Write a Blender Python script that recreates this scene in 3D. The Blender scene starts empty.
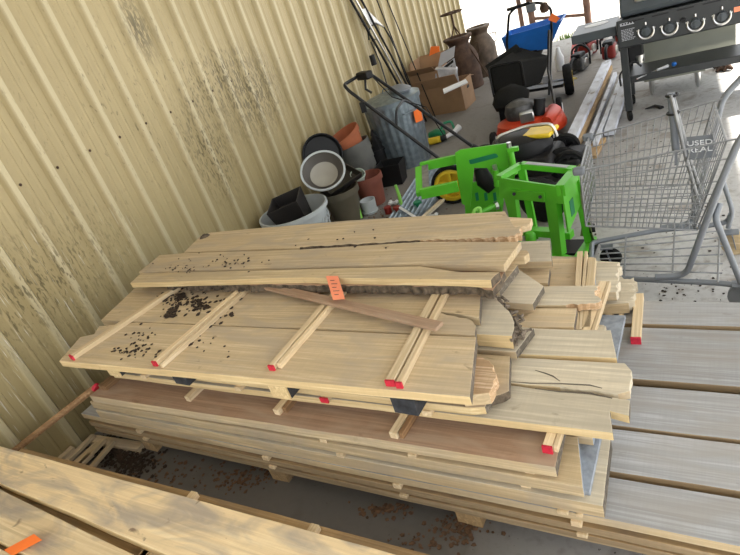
import bpy, bmesh, math, random
from math import sin, cos, pi, radians as rad
from mathutils import Vector, Matrix, noise
random.seed(7)
S = bpy.context.scene
C = S.collection

# ------------------------------------------------------------ camera, world, sun, exposure
CAM_H = 1.7
YAW, PITCH, ROLL, FPX = -0.58256, 0.46977, 0.33585, 567.6
fw = Vector((sin(YAW)*cos(PITCH), cos(YAW)*cos(PITCH), -sin(PITCH)))
r0 = fw.cross(Vector((0, 0, 1))).normalized(); d0 = fw.cross(r0)
rt = cos(ROLL)*r0 + sin(ROLL)*d0; dn = -sin(ROLL)*r0 + cos(ROLL)*d0
cam_data = bpy.data.cameras.new('camera'); cam = bpy.data.objects.new('camera', cam_data)
C.objects.link(cam); S.camera = cam
cam_data.sensor_width = 36; cam_data.lens = FPX/740*36; cam_data.clip_end = 300
mw = Matrix((rt, -dn, -fw)).transposed().to_4x4(); mw.translation = (0, 0, CAM_H)
cam.matrix_world = mw

world = bpy.data.worlds.new('sky'); S.world = world; world.use_nodes = True
wn = world.node_tree; bg = wn.nodes['Background']
bg.inputs[0].default_value = (0.93, 0.965, 1.0, 1); bg.inputs[1].default_value = 1.6
sun_d = bpy.data.lights.new('sun', 'SUN'); sun = bpy.data.objects.new('sun', sun_d); C.objects.link(sun)
sun_d.energy = 9.0; sun_d.angle = rad(0.6); sun_d.color = (1, 0.95, 0.86)
sun.rotation_euler = Vector((0.62, 0.30, 0.80)).normalized().to_track_quat('Z', 'Y').to_euler()
S.view_settings.view_transform = 'Standard'; S.view_settings.look = 'None'
S.view_settings.gamma = 1; S.view_settings.use_curve_mapping = False
S.view_settings.exposure = 0.55

# ------------------------------------------------------------ measuring helpers
def ray(px, py): return (rt*((px-370)/FPX) + dn*((py-277.5)/FPX) + fw)
def at(px, py, z):                      # world point on the level z seen at this spot of the photograph
    d = ray(px, py); t = (z-CAM_H)/d.z; return Vector((d.x*t, d.y*t, z))
def onY(px, py, Y):
    d = ray(px, py); t = Y/d.y; return Vector((d.x*t, Y, CAM_H+d.z*t))
def onX(px, py, X):
    d = ray(px, py); t = X/d.x; return Vector((X, d.y*t, CAM_H+d.z*t))
BA = -0.05448                           # the boards' direction
def uvof(p): return (p.x*cos(BA)+p.y*sin(BA), -p.x*sin(BA)+p.y*cos(BA))
def wof(u, v, z=0): return Vector((u*cos(BA)-v*sin(BA), u*sin(BA)+v*cos(BA), z))
def U(px, py, z): return uvof(at(px, py, z))

# ------------------------------------------------------------ materials
def newmat(name):
    m = bpy.data.materials.new(name); m.use_nodes = True
    return m, m.node_tree.nodes, m.node_tree.links, m.node_tree.nodes['Principled BSDF']
def plain(name, col, rough=0.5, metal=0.0, vary=0.12, scale=8, bump=0.0, spec=None, trans=0):
    m, n, l, b = newmat(name)
    tc = n.new('ShaderNodeTexCoord'); nz = n.new('ShaderNodeTexNoise'); nz.inputs['Scale'].default_value = scale
    nz.inputs['Detail'].default_value = 5; l.new(tc.outputs['Object'], nz.inputs['Vector'])
    rp = n.new('ShaderNodeValToRGB')
    rp.color_ramp.elements[0].position = .3; rp.color_ramp.elements[1].position = .7
    rp.color_ramp.elements[0].color = (*[c*(1-vary) for c in col], 1)
    rp.color_ramp.elements[1].color = (*[min(1, c*(1+vary)) for c in col], 1)
    l.new(nz.outputs['Fac'], rp.inputs['Fac']); l.new(rp.outputs[0], b.inputs['Base Color'])
    b.inputs['Roughness'].default_value = rough; b.inputs['Metallic'].default_value = metal
    if spec is not None: b.inputs['Specular IOR Level'].default_value = spec
    if trans: b.inputs['Transmission Weight'].default_value = trans
    if bump:
        bp = n.new('ShaderNodeBump'); bp.inputs['Strength'].default_value = bump
        l.new(nz.outputs['Fac'], bp.inputs['Height']); l.new(bp.outputs[0], b.inputs['Normal'])
    return m
def mix(n, l, fac, a, b_, mode='MIX'):
    x = n.new('ShaderNodeMix'); x.data_type = 'RGBA'; x.blend_type = mode
    for sock, v in ((x.inputs['Factor'], fac), (x.inputs[6], a), (x.inputs[7], b_)):
        if hasattr(v, 'links'): l.new(v, sock)
        else: sock.default_value = v
    return x.outputs[2]
def mapping(n, l, src, sc, loc=(0, 0, 0)):
    mp = n.new('ShaderNodeMapping'); mp.inputs['Scale'].default_value = sc; mp.inputs['Location'].default_value = loc
    l.new(src, mp.inputs['Vector']); return mp.outputs[0]
def noisen(n, l, vec, scale, detail=4, dist=0):
    z = n.new('ShaderNodeTexNoise'); z.inputs['Scale'].default_value = scale; z.inputs['Detail'].default_value = detail
    z.inputs['Distortion'].default_value = dist; l.new(vec, z.inputs['Vector']); return z.outputs['Fac']
def ramp(n, l, fac, stops):
    r = n.new('ShaderNodeValToRGB'); e = r.color_ramp.elements
    e[0].position, e[0].color = stops[0][0], (*stops[0][1], 1); e[1].position, e[1].color = stops[-1][0], (*stops[-1][1], 1)
    for p, c in stops[1:-1]:
        k = e.new(p); k.color = (*c, 1)
    l.new(fac, r.inputs['Fac']); return r.outputs[0]
def g(v): return (v, v, v)
def wood(name, light, dark, blot=None, blotamt=0.5, grain=1.0, knots=0.0, knotcol=(.12, .07, .04), rough=.75, saw=.14):
    m, n, l, b = newmat(name)
    tc = n.new('ShaderNodeTexCoord'); oi = n.new('ShaderNodeObjectInfo')
    add = n.new('ShaderNodeVectorMath'); add.operation = 'MULTIPLY_ADD'
    add.inputs[1].default_value = (1, 1, 1)
    l.new(tc.outputs['Object'], add.inputs[0])
    sc = n.new('ShaderNodeVectorMath'); sc.operation = 'SCALE'; sc.inputs[0].default_value = (31, 17, 9)
    l.new(oi.outputs['Random'], sc.inputs['Scale']); l.new(sc.outputs[0], add.inputs[2])
    v = add.outputs[0]
    g1 = noisen(n, l, mapping(n, l, v, (.7, 26*grain, 26*grain)), 3.0, 8, .9)
    g2 = noisen(n, l, mapping(n, l, v, (.9, 7, 7)), 1.6, 5, 2.6)
    g3 = noisen(n, l, mapping(n, l, v, (70, 2, 2)), 2.0, 3, .8)
    col = ramp(n, l, g1, [(.34, [c*.86 for c in dark]), (.5, dark), (.62, light)])
    col = mix(n, l, ramp(n, l, g2, [(.46, g(0)), (.56, g(.55)), (.66, g(.1))]), col, (*dark, 1))
    col = mix(n, l, ramp(n, l, g3, [(.35, g(saw)), (.6, g(0))]), col, (*[c*.72 for c in dark], 1))
    if blot:
        bn = noisen(n, l, mapping(n, l, v, (1.6, 4.5, 4.5)), 2.2, 6, .8)
        col = mix(n, l, ramp(n, l, bn, [(.45, g(0)), (.64, g(min(1, blotamt*1.25)))]), col, (*blot, 1))
    if knots:
        kn = noisen(n, l, mapping(n, l, v, (5, 9, 9)), 2.4, 3, .5)
        col = mix(n, l, ramp(n, l, kn, [(.68, g(0)), (.76, g(knots))]), col, (*knotcol, 1))
    hv = n.new('ShaderNodeHueSaturation'); l.new(col, hv.inputs['Color'])
    mr = n.new('ShaderNodeMapRange'); mr.inputs[3].default_value = .86; mr.inputs[4].default_value = 1.12
    l.new(oi.outputs['Random'], mr.inputs[0]); l.new(mr.outputs[0], hv.inputs['Value'])
    l.new(hv.outputs[0], b.inputs['Base Color'])
    b.inputs['Roughness'].default_value = rough; b.inputs['Specular IOR Level'].default_value = .25
    bp = n.new('ShaderNodeBump'); bp.inputs['Strength'].default_value = .25; bp.inputs['Distance'].default_value = .004
    l.new(g1, bp.inputs['Height']); l.new(bp.outputs[0], b.inputs['Normal'])
    return m
M = {}
M['tan'] = wood('weathered_tan_wood', (.73, .58, .375), (.62, .475, .29), blot=(.48, .39, .285), blotamt=.55, knots=.5)
M['tan2'] = wood('golden_tan_wood', (.80, .64, .40), (.66, .50, .29), blot=(.50, .40, .28), blotamt=.4, knots=.35)
M['pale'] = wood('pale_weathered_wood', (.78, .69, .53), (.66, .57, .42), blot=(.52, .46, .36), blotamt=.4, knots=.35)
M['grey'] = wood('grey_weathered_wood', (.50, .50, .50), (.40, .395, .39), blot=(.37, .34, .305), blotamt=.5, knots=.25, grain=1.3)
M['brown'] = wood('brown_wood', (.48, .31, .20), (.37, .235, .15), blot=(.46, .34, .24), blotamt=.5, knots=.3)
M['low'] = wood('ochre_brown_wood', (.58, .40, .21), (.44, .29, .14), blot=(.30, .21, .13), blotamt=.6, knots=.3)
M['near'] = wood('fresh_yellow_wood', (.95, .76, .48), (.86, .66, .39), blot=(.36, .31, .27), blotamt=.6, knots=.85, knotcol=(.20, .13, .09), saw=.08)
M['edge'] = wood('fresh_sawn_edge', (.88, .70, .40), (.76, .57, .30), knots=.2, saw=.1)
M['edge_tan'] = wood('tan_sawn_edge', (.72, .57, .35), (.58, .44, .26), blot=(.46, .38, .28), knots=.2, saw=.1)
M['edge_dull'] = wood('dull_sawn_edge', (.48, .36, .22), (.36, .26, .15), knots=.2, saw=.1)
M['stick'] = wood('pale_lath_wood', (.85, .69, .46), (.74, .57, .35), knots=.15, saw=.05)
M['stickbrown'] = wood('brown_lath_wood', (.40, .24, .12), (.27, .155, .075), knots=.4)
M['end'] = wood('dark_end_grain', (.26, .22, .17), (.13, .11, .085), grain=.6)
M['endpaint'] = plain('grey_end_sealer', (.30, .33, .37), .6, vary=.35, scale=30)
M['bark'] = plain('rough_bark', (.10, .075, .05), .95, vary=.7, scale=45, bump=.9)
M['cork'] = plain('grey_brown_bark', (.20, .16, .12), .95, vary=.6, scale=60, bump=.9)
M['splinter'] = wood('torn_fresh_wood', (.82, .62, .42), (.55, .36, .2), grain=1.8)
M['red'] = plain('red_end_wax', (.62, .02, .05), .55, vary=.2, scale=60)
M['block_black'] = plain('black_painted_wood', (.035, .038, .045), .7, vary=.5, scale=40, bump=.3)
M['orange'] = plain('orange_tag_card', (1.0, .20, .03), .5, vary=.06)
M['salmon'] = plain('faded_orange_card', (.95, .30, .16), .6, vary=.08)
M['ink'] = plain('dark_ink', (.10, .05, .05), .6)
M['green'] = plain('green_powder_coat', (.11, .52, .03), .35, vary=.10, scale=5)
M['green2'] = plain('garden_green_plastic', (.30, .72, .12), .4, vary=.12)
M['dkgreen'] = plain('dark_green_plastic', (.01, .20, .09), .4)
M['black'] = plain('black_plastic', (.009, .009, .01), .5, vary=.3, spec=.3)
M['rubber'] = plain('black_rubber', (.012, .012, .012), .9, vary=.4, scale=30, bump=.3, spec=.2)
M['blackmetal'] = plain('black_painted_steel', (.010, .011, .013), .4, vary=.2, spec=.35)
M['grillgrey'] = plain('charcoal_grey_enamel', (.026, .029, .031), .42, vary=.10)
M['grilltop'] = plain('grey_lid_enamel', (.055, .066, .075), .38, vary=.08)
M['chrome'] = plain('satin_chrome', (.66, .66, .65), .28, 1.0, vary=.1)
M['galv'] = plain('galvanised_steel', (.24, .29, .325), .42, .7, vary=.25, scale=22)
M['cartsteel'] = plain('zinc_wire', (.27, .28, .29), .42, .7, vary=.2, scale=30)
M['cartgrey'] = plain('grey_painted_tube', (.215, .235, .26), .42, .3, vary=.12)
M['cartplastic'] = plain('grey_cart_plastic', (.15, .165, .185), .5, vary=.1)
M['stainless'] = plain('stainless_panel', (.36, .37, .31), .35, .6, vary=.05)
M['yellow'] = plain('yellow_plastic', (.80, .56, .03), .4)
M['redp'] = plain('red_orange_paint', (.55, .045, .012), .35, vary=.12)
M['redc'] = plain('dark_red_plastic', (.22, .018, .012), .5)
M['blue'] = plain('blue_plastic_tub', (.02, .17, .62), .4, vary=.1)
M['engine'] = plain('engine_grey', (.07, .07, .07), .5, .4, vary=.5, scale=20)
M['bagcloth'] = plain('black_mesh_cloth', (.012, .012, .011), .95, vary=.3, scale=120, bump=.2, spec=.15)
M['terracotta'] = plain('terracotta', (.40, .12, .05), .8, vary=.15)
M['terracotta2'] = plain('brick_red_clay_plastic', (.23, .07, .045), .65, vary=.15)
M['olive'] = plain('olive_brown_plastic', (.105, .09, .06), .5, vary=.1)
M['stonegrey'] = plain('grey_plastic_pot', (.115, .115, .105), .7, vary=.2)
M['whitepot'] = plain('pale_blue_grey_glaze', (.50, .54, .55), .5, vary=.1)
M['mint'] = plain('pale_mint_ceramic', (.50, .58, .50), .5, vary=.12)
M['dkbrown'] = plain('dark_brown_plastic', (.016, .013, .012), .5, vary=.2)
M['taupe'] = plain('taupe_plastic', (.10, .09, .08), .5, vary=.1)
M['cream'] = plain('cream_plastic', (.36, .34, .29), .5, vary=.08)
M['whitep'] = plain('white_plastic', (.75, .76, .78), .4, vary=.05)
M['card'] = plain('corrugated_cardboard', (.33, .20, .11), .85, vary=.1)
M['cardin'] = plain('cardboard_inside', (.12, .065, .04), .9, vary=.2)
M['rust'] = plain('rusted_brown_steel', (.075, .042, .027), .8, .2, vary=.45, scale=14, bump=.3)
M['rustgalv'] = plain('rust_stained_steel', (.11, .078, .055), .6, .3, vary=.5, scale=9)
M['paper'] = plain('white_paper', (.45, .46, .50), .7, vary=.03)
M['strap'] = plain('olive_strap_cloth', (.20, .25, .10), .85, vary=.2, scale=60)
M['litter'] = plain('wet_leaf_litter', (.035, .02, .012), .8, vary=.6, scale=60)
M['litter2'] = plain('dry_wood_crumbs', (.16, .09, .05), .9, vary=.6, scale=60)
M['clearwrap'] = plain('clear_plastic_wrap', (.45, .45, .47), .25, vary=.3, scale=12)
M['postwood'] = plain('brown_post_wood', (.16, .09, .065), .85, vary=.3)
M['grass'] = plain('grass', (.10, .20, .03), .9, vary=.4, scale=20)
def whitewash():
    m, n, l, b = newmat('worn_white_paint_on_wood')
    tc = n.new('ShaderNodeTexCoord'); f = noisen(n, l, mapping(n, l, tc.outputs['Object'], (2, 5, 5)), 3, 5, .3)
    l.new(ramp(n, l, f, [(.30, (.22, .18, .15)), (.40, (.52, .54, .60)), (.7, (.72, .76, .84))]), b.inputs['Base Color'])
    b.inputs['Roughness'].default_value = .7; return m
M['whitewash'] = whitewash()
XWALL = -2.9
def wallmat():
    m, n, l, b = newmat('cream_painted_sheet_metal')
    tc = n.new('ShaderNodeTexCoord'); o = tc.outputs['Object']
    base = ramp(n, l, noisen(n, l, o, 1.3, 4), [(.3, (.33, .265, .13)), (.7, (.395, .32, .165))])
    st = noisen(n, l, mapping(n, l, o, (9, 9, .8)), 2.5, 7, .4)
    base = mix(n, l, ramp(n, l, st, [(.55, g(0)), (.75, g(.45))]), base, (.30, .24, .12, 1))
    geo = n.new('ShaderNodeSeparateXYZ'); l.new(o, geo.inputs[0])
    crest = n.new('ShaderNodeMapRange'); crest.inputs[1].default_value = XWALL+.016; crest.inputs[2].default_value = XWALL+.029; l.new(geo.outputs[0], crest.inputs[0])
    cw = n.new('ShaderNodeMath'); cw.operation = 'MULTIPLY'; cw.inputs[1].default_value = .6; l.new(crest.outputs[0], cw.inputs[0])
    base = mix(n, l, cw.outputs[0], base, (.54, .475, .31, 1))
    # mould patches: a large one on the upper wall and one lower left
    def patch(cy, cz, ry, rz):
        d = n.new('ShaderNodeVectorMath'); d.operation = 'DISTANCE'
        l.new(mapping(n, l, o, (0, 1/ry, 1/rz), (0, -cy/ry, -cz/rz)), d.inputs[0]); d.inputs[1].default_value = (0, 0, 0)
        return ramp(n, l, d.outputs['Value'], [(.15, g(1)), (1.0, g(0))])
    fine = noisen(n, l, mapping(n, l, o, (30, 30, 9)), 2.4, 8, .7)
    for cy, cz, ry, rz, lo in ((3.68, 1.18, .55, .45, .44), (3.35, 1.38, .45, .3, .50), (2.86, 1.83, .14, .26, .40), (1.5, .85, .8, .4, .52), (3.0, .98, .3, .5, .48), (2.6, 1.5, 1.2, .8, .60)):
        pm = patch(cy, cz, ry, rz)
        sp = ramp(n, l, fine, [(lo, g(0)), (lo+.12, g(.85))])
        mu = mix(n, l, 1.0, pm, sp, 'MULTIPLY')
        base = mix(n, l, mu, base, (.10, .08, .035, 1))
    scr = noisen(n, l, mapping(n, l, o, (50, 50, 2.5)), 2.0, 3)
    pm = patch(1.0, .7, 1.5, .7)
    mu = mix(n, l, 1.0, pm, ramp(n, l, scr, [(.64, g(0)), (.7, g(.8))]), 'MULTIPLY')
    base = mix(n, l, mu, base, (.78, .76, .68, 1))
    l.new(base, b.inputs['Base Color']); b.inputs['Roughness'].default_value = .38
    b.inputs['Metallic'].default_value = .15
    return m
M['wall'] = wallmat()
def concrete():
    m, n, l, b = newmat('stained_concrete_painted_shade')
    tc = n.new('ShaderNodeTexCoord'); o = tc.outputs['Object']
    c = ramp(n, l, noisen(n, l, o, 1.1, 6, .4), [(.3, (.50, .495, .49)), (.7, (.62, .615, .61))])
    c = mix(n, l, ramp(n, l, noisen(n, l, o, 28, 8), [(.5, g(0)), (.8, g(.5))]), c, (.16, .14, .12, 1))
    c = mix(n, l, ramp(n, l, noisen(n, l, o, 4.5, 8, 1.0), [(.56, g(0)), (.66, g(.55))]), c, (.20, .155, .11, 1))
    c = mix(n, l, ramp(n, l, noisen(n, l, mapping(n, l, o, (1, 1, 1), (5, 3, 0)), 75, 3), [(.68, g(0)), (.72, g(.9))]), c, (.05, .04, .03, 1))
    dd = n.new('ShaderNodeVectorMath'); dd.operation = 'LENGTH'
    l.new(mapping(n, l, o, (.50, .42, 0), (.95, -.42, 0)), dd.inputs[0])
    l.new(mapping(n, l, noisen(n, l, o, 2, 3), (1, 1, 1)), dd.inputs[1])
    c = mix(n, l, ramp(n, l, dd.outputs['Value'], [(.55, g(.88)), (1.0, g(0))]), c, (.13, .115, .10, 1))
    d2 = n.new('ShaderNodeVectorMath'); d2.operation = 'LENGTH'  # wide soft oval: shade of the far floor painted into the concrete colour
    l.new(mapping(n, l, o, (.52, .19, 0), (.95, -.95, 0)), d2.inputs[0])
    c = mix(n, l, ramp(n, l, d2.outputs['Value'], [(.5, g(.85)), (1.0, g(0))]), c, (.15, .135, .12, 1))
    l.new(c, b.inputs['Base Color']); b.inputs['Roughness'].default_value = .85
    bp = n.new('ShaderNodeBump'); bp.inputs['Strength'].default_value = .2
    l.new(noisen(n, l, o, 40, 6), bp.inputs['Height']); l.new(bp.outputs[0], b.inputs['Normal'])
    return m
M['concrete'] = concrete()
M['yard'] = plain('pale_gravel_yard', (.62, .58, .52), .95, vary=.15, scale=3)
M['roofm'] = plain('grey_sheet_roof', (.45, .45, .43), .6, vary=.05)

# ------------------------------------------------------------ object helpers
FR = {}
def link_mesh(name, bm, mats, parent=None, loc=None, rz=0.0, smooth=True):
    """vertices come in world coordinates; they are moved into the object's own frame"""
    if parent is not None: fr = FR[parent.name]
    else:
        if loc is None:
            xs = [v.co for v in bm.verts]
            loc = Vector((sum(v.x for v in xs)/len(xs), sum(v.y for v in xs)/len(xs), min(v.z for v in xs)))
        fr = Matrix.Translation(loc) @ Matrix.Rotation(rz, 4, 'Z')
    bm.transform(fr.inverted())
    bmesh.ops.recalc_face_normals(bm, faces=bm.faces)
    me = bpy.data.meshes.new(name); bm.to_mesh(me); bm.free()
    for mt in (mats if isinstance(mats, (list, tuple)) else [mats]): me.materials.append(M[mt])
    if smooth:
        for p in me.polygons: p.use_smooth = True
        me.set_sharp_from_angle(angle=rad(38))
    o = bpy.data.objects.new(name, me); C.objects.link(o)
    if parent is not None: o.parent = parent
    else: o.matrix_world = fr
    FR[o.name] = fr
    return o
def tag(o, label=None, cat=None, group=None, kind=None):
    if label: o['label'] = label
    if cat: o['category'] = cat
    if group: o['group'] = group
    if kind: o['kind'] = kind
    return o
def thing(name, label, cat, loc, rz=0, group=None):
    o = bpy.data.objects.new(name, None); C.objects.link(o); o.empty_display_size = .1
    fr = Matrix.Translation(Vector(loc)) @ Matrix.Rotation(rz, 4, 'Z'); o.matrix_world = fr; FR[o.name] = fr
    return tag(o, label, cat, group)
def BM(): return bmesh.new()
def box(bm, c, s, R=None, mi=0):
    c = Vector(c); hs = Vector(s)/2; R = R or Matrix.Identity(3)
    vs = [bm.verts.new(c + R @ Vector((x*hs.x, y*hs.y, z*hs.z))) for x in (-1, 1) for y in (-1, 1) for z in (-1, 1)]
    for f in ((0, 1, 3, 2), (4, 6, 7, 5), (0, 4, 5, 1), (2, 3, 7, 6), (0, 2, 6, 4), (1, 5, 7, 3)):
        bm.faces.new([vs[i] for i in f]).material_index = mi
    return bm
def RZ(a): return Matrix.Rotation(a, 3, 'Z')
def rot(ax, a): return Matrix.Rotation(a, 3, ax)
def bar(bm, p0, p1, w, h, up=Vector((0, 0, 1)), mi=0):
    """box bar between two points, w across, h along up"""
    p0, p1 = Vector(p0), Vector(p1); d = (p1-p0); L = d.length; x = d.normalized()
    y = Vector(up).cross(x).normalized(); z = x.cross(y)
    box(bm, (p0+p1)/2, (L, w, h), Matrix((x, y, z)).transposed(), mi); return bm
def tube(bm, pts, r, seg=8, closed=False, mi=0, cap=True):
    pts = [Vector(p) for p in pts]; n = len(pts); rings = []
    prev = None
    for i, p in enumerate(pts):
        if closed: d = (pts[(i+1) % n]-pts[i-1]).normalized()
        elif i == 0: d = (pts[1]-p).normalized()
        elif i == n-1: d = (p-pts[-2]).normalized()
        else: d = ((pts[i+1]-p).normalized()+(p-pts[i-1]).normalized()).normalized()
        if prev is None:
            a = Vector((0, 0, 1)) if abs(d.z) < .9 else Vector((1, 0, 0))
            x = d.cross(a).normalized()
        else: x = (prev - d*prev.dot(d)).normalized()
        prev = x; y = d.cross(x)
        rr = r[i] if isinstance(r, (list, tuple)) else r
        rings.append([bm.verts.new(p + (x*cos(2*pi*k/seg)+y*sin(2*pi*k/seg))*rr) for k in range(seg)])
    for i in range(n if closed else n-1):
        a, b_ = rings[i], rings[(i+1) % n]
        for k in range(seg): bm.faces.new((a[k], a[(k+1) % seg], b_[(k+1) % seg], b_[k])).material_index = mi
    if cap and not closed:
        bm.faces.new(rings[0][::-1]).material_index = mi; bm.faces.new(rings[-1]).material_index = mi
    return bm
def fillet(pts, r=.05, n=5):
    pts = [Vector(p) for p in pts]; out = [pts[0]]
    for i in range(1, len(pts)-1):
        a, p, b_ = pts[i-1], pts[i], pts[i+1]
        ra = min(r, (a-p).length*.45, (b_-p).length*.45)
        s = p+(a-p).normalized()*ra; e = p+(b_-p).normalized()*ra
        for k in range(n+1):
            t = k/n; out.append(s*(1-t)**2+p*2*t*(1-t)+e*t*t)
    out.append(pts[-1]); return out
def lathe(bm, prof, T=None, seg=32, mi=0, sx=1, wob=None, cap=True):
    """profile [(r,z)], turned about z, then moved by the 4x4 T"""
    T = T or Matrix.Identity(4); rings = []
    for j, (r, z) in enumerate(prof):
        rings.append([bm.verts.new(T @ Vector((r*cos(2*pi*k/seg)*(wob(k) if wob else 1)*sx, r*sin(2*pi*k/seg)*(wob(k) if wob else 1), z))) for k in range(seg)])
    for i in range(len(rings)-1):
        for k in range(seg):
            bm.faces.new((rings[i][k], rings[i][(k+1) % seg], rings[i+1][(k+1) % seg], rings[i+1][k])).material_index = mi
    for ring, p in ((rings[0], prof[0]), (rings[-1], prof[-1])):
        if cap and p[0] > 1e-4: bm.faces.new(ring).material_index = mi
    bmesh.ops.remove_doubles(bm, verts=bm.verts, dist=1e-5)
    return bm
def TR(loc, R=None): return Matrix.Translation(Vector(loc)) @ (R.to_4x4() if R else Matrix.Identity(4))
def wheelprof(bm, c, axis, r, w, seg=24, hub=.0):
    ax = Vector(axis).normalized(); R = ax.to_track_quat('Z', 'Y').to_matrix()
    lathe(bm, [(hub, -w/2), (r*.9, -w/2), (r, -w*.28), (r, w*.28), (r*.9, w/2), (hub, w/2), (hub, -w/2)] if hub else
          [(0, -w/2), (r*.9, -w/2), (r, -w*.28), (r, w*.28), (r*.9, w/2), (0, w/2)], TR(c, R), seg)
    return bm
def poly(bm, pts, mi=0): bm.faces.new([bm.verts.new(Vector(p)) for p in pts]).material_index = mi; return bm
def prism(bm, pts, vec, mi=0):
    a = [bm.verts.new(Vector(p)) for p in pts]; b_ = [bm.verts.new(Vector(p)+Vector(vec)) for p in pts]
    bm.faces.new(a).material_index = mi; bm.faces.new(b_[::-1]).material_index = mi
    for i in range(len(a)):
        j = (i+1) % len(a); bm.faces.new((a[i], b_[i], b_[j], a[j])).material_index = mi
    return bm
def bevel(o, w=.003, seg=2):
    m = o.modifiers.new('bevel', 'BEVEL'); m.width = w; m.segments = seg; m.limit_method = 'ANGLE'; m.angle_limit = rad(40); return o
def text_mesh(name, body, size, mat, parent, T, extr=.001):
    cu = bpy.data.curves.new(name, 'FONT'); cu.body = body; cu.size = size; cu.extrude = extr; cu.align_x = 'CENTER'; cu.align_y = 'CENTER'
    tmp = bpy.data.objects.new(name, cu); C.objects.link(tmp)
    dg = bpy.context.evaluated_depsgraph_get(); me = bpy.data.meshes.new_from_object(tmp.evaluated_get(dg))
    bpy.data.objects.remove(tmp); me.transform(FR[parent.name].inverted() @ T)
    me.materials.clear(); me.materials.append(M[mat])
    o = bpy.data.objects.new(name, me); C.objects.link(o); o.parent = parent; FR[o.name] = FR[parent.name]; return o

# ------------------------------------------------------------ the setting
XW = -2.9; YE = 9.2
bm = BM()
RIB = .2286; prof = []
k0 = -6; kn = int((YE+1.4)/RIB)+1
y0 = 2.11 - .055
for k in range(-18, 32):
    a = y0 + k*RIB
    prof += [(a-.006, 0), (a+.012, .030), (a+.040, .030), (a+.058, 0), (a+.102, 0), (a+.108, .003), (a+.116, .003), (a+.122, 0),
             (a+.158, 0), (a+.164, .003), (a+.172, .003), (a+.178, 0)]
prof = [p for p in prof if p[0] <= YE+.02]
zs = [0, 3.6]
rows = [[bm.verts.new((XW+p[1], p[0], z)) for p in prof] for z in zs]
rows2 = [[bm.verts.new((XW+p[1]-.006, p[0], z)) for p in prof] for z in zs]
for i in range(len(prof)-1):
    bm.faces.new((rows[0][i], rows[0][i+1], rows[1][i+1], rows[1][i]))
    bm.faces.new((rows2[0][i], rows2[1][i], rows2[1][i+1], rows2[0][i+1]))
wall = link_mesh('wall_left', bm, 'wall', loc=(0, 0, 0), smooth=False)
tag(wall, 'cream painted ribbed sheet metal shed wall with mould stains', 'wall', kind='structure')
for k in range(-7, 31):
    y = y0 + k*RIB + .078
    for z in (1.32,):
        b = BM(); lathe(b, [(.0, 0), (.009, 0), (.009, .002), (.0055, .002), (.0055, .007), (0, .007)], TR((XW-.002, y, z+random.uniform(-.006, .006)), rot('Y', pi/2)), 8)
        link_mesh('screw', b, 'rust', wall)
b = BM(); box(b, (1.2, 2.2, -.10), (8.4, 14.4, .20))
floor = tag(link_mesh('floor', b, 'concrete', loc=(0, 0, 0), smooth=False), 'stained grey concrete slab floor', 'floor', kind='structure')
b = BM(); box(b, (0, 40, -.26), (160, 160, .10))
tag(link_mesh('ground_outside', b, 'yard', loc=(0, 0, 0), smooth=False), 'pale bright gravel yard beyond the slab', 'ground', kind='structure')
b = BM(); box(b, (.04, 4.4, 3.55), (5.98, 13.0, .06))
tag(link_mesh('ceiling', b, 'roofm', loc=(0, 0, 3.5), smooth=False), 'sheet metal roof over the lumber', 'roof', kind='structure')

# ------------------------------------------------------------ boards
def resample(pts, tags, step, amp, ramp_amp):
    out = []
    n = len(pts)
    sd = random.uniform(0, 100)
    for i in range(n):
        a, b_ = Vector(pts[i]), Vector(pts[(i+1) % n]); t = tags[i]; L = (b_-a).length
        st = .012 if t in 'brf' else step
        am = ramp_amp if t in 'rf' else (.005 if t == 'b' else amp)
        m = max(1, int(L/st)); nr = Vector((-(b_-a).y, (b_-a).x)).normalized() if L > 0 else Vector((0, 0))
        for k in range(m):
            p = a.lerp(b_, k/m)
            if k:
                if t in 'rf': p = p + nr*random.uniform(-am, am)
                else: p = p + nr*noise.noise(Vector((p.x*(4 if t != 'b' else 25), p.y*4+sd, sd)))*am*2
            out.append((p, t))
    return out
def board(name, label, cat, z, th, pts, mat='tan', edge='edge_tan', end='end', group=None, tilt=None, amp=.0015, ra=.006, warp=0.0):
    """z is the level of the top face. pts: (u, v[, tag]) in the boards' frame; the tag is for the edge that starts there:
       s sawn edge, e painted or dark end, b bark, r torn, p grey sealer"""
    pp = [(p[0], p[1]) for p in pts]; tg = [p[2] if len(p) > 2 else 's' for p in pts]
    rs = resample(pp, tg, .10, amp, ra)
    cu = sum(p.x for p, t in rs)/len(rs); cv = sum(p.y for p, t in rs)/len(rs)
    bm = BM(); top = []; bot = []
    for p, t in rs:
        q = Vector((p.x-cu, p.y-cv)); o = Vector((0, 0))
        if t == 'b':
            dd = q.normalized(); o = Vector((0, 1 if q.y > 0 else -1))*random.uniform(.004, .016)
        w = warp*noise.noise(Vector((p.x*1.5, z*50, 0)))
        top.append(bm.verts.new((q.x, q.y, th+w))); bot.append(bm.verts.new((q.x+o.x, q.y+o.y, w)))
    bm.faces.new(top).material_index = 0; bm.faces.new(bot[::-1]).material_index = 0
    idx = {'s': 1, 'e': 2, 'b': 3, 'r': 4, 'p': 5, 'f': 6}
    n = len(top)
    for i in range(n):
        j = (i+1) % n; f = bm.faces.new((top[i], bot[i], bot[j], top[j])); f.material_index = idx[rs[i][1]]
    bmesh.ops.recalc_face_normals(bm, faces=bm.faces)
    me = bpy.data.meshes.new(name); bm.to_mesh(me); bm.free()
    for m in (mat, edge, end, 'bark', 'splinter', 'endpaint', 'pale'): me.materials.append(M[m])
    o = bpy.data.objects.new(name, me); C.objects.link(o)
    loc = wof(cu, cv, z-th); fr = Matrix.Translation(loc) @ Matrix.Rotation(BA, 4, 'Z'); o.matrix_world = fr; FR[o.name] = fr
    bevel(o, .0025, 2)
    return tag(o, label, cat, group)
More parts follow.
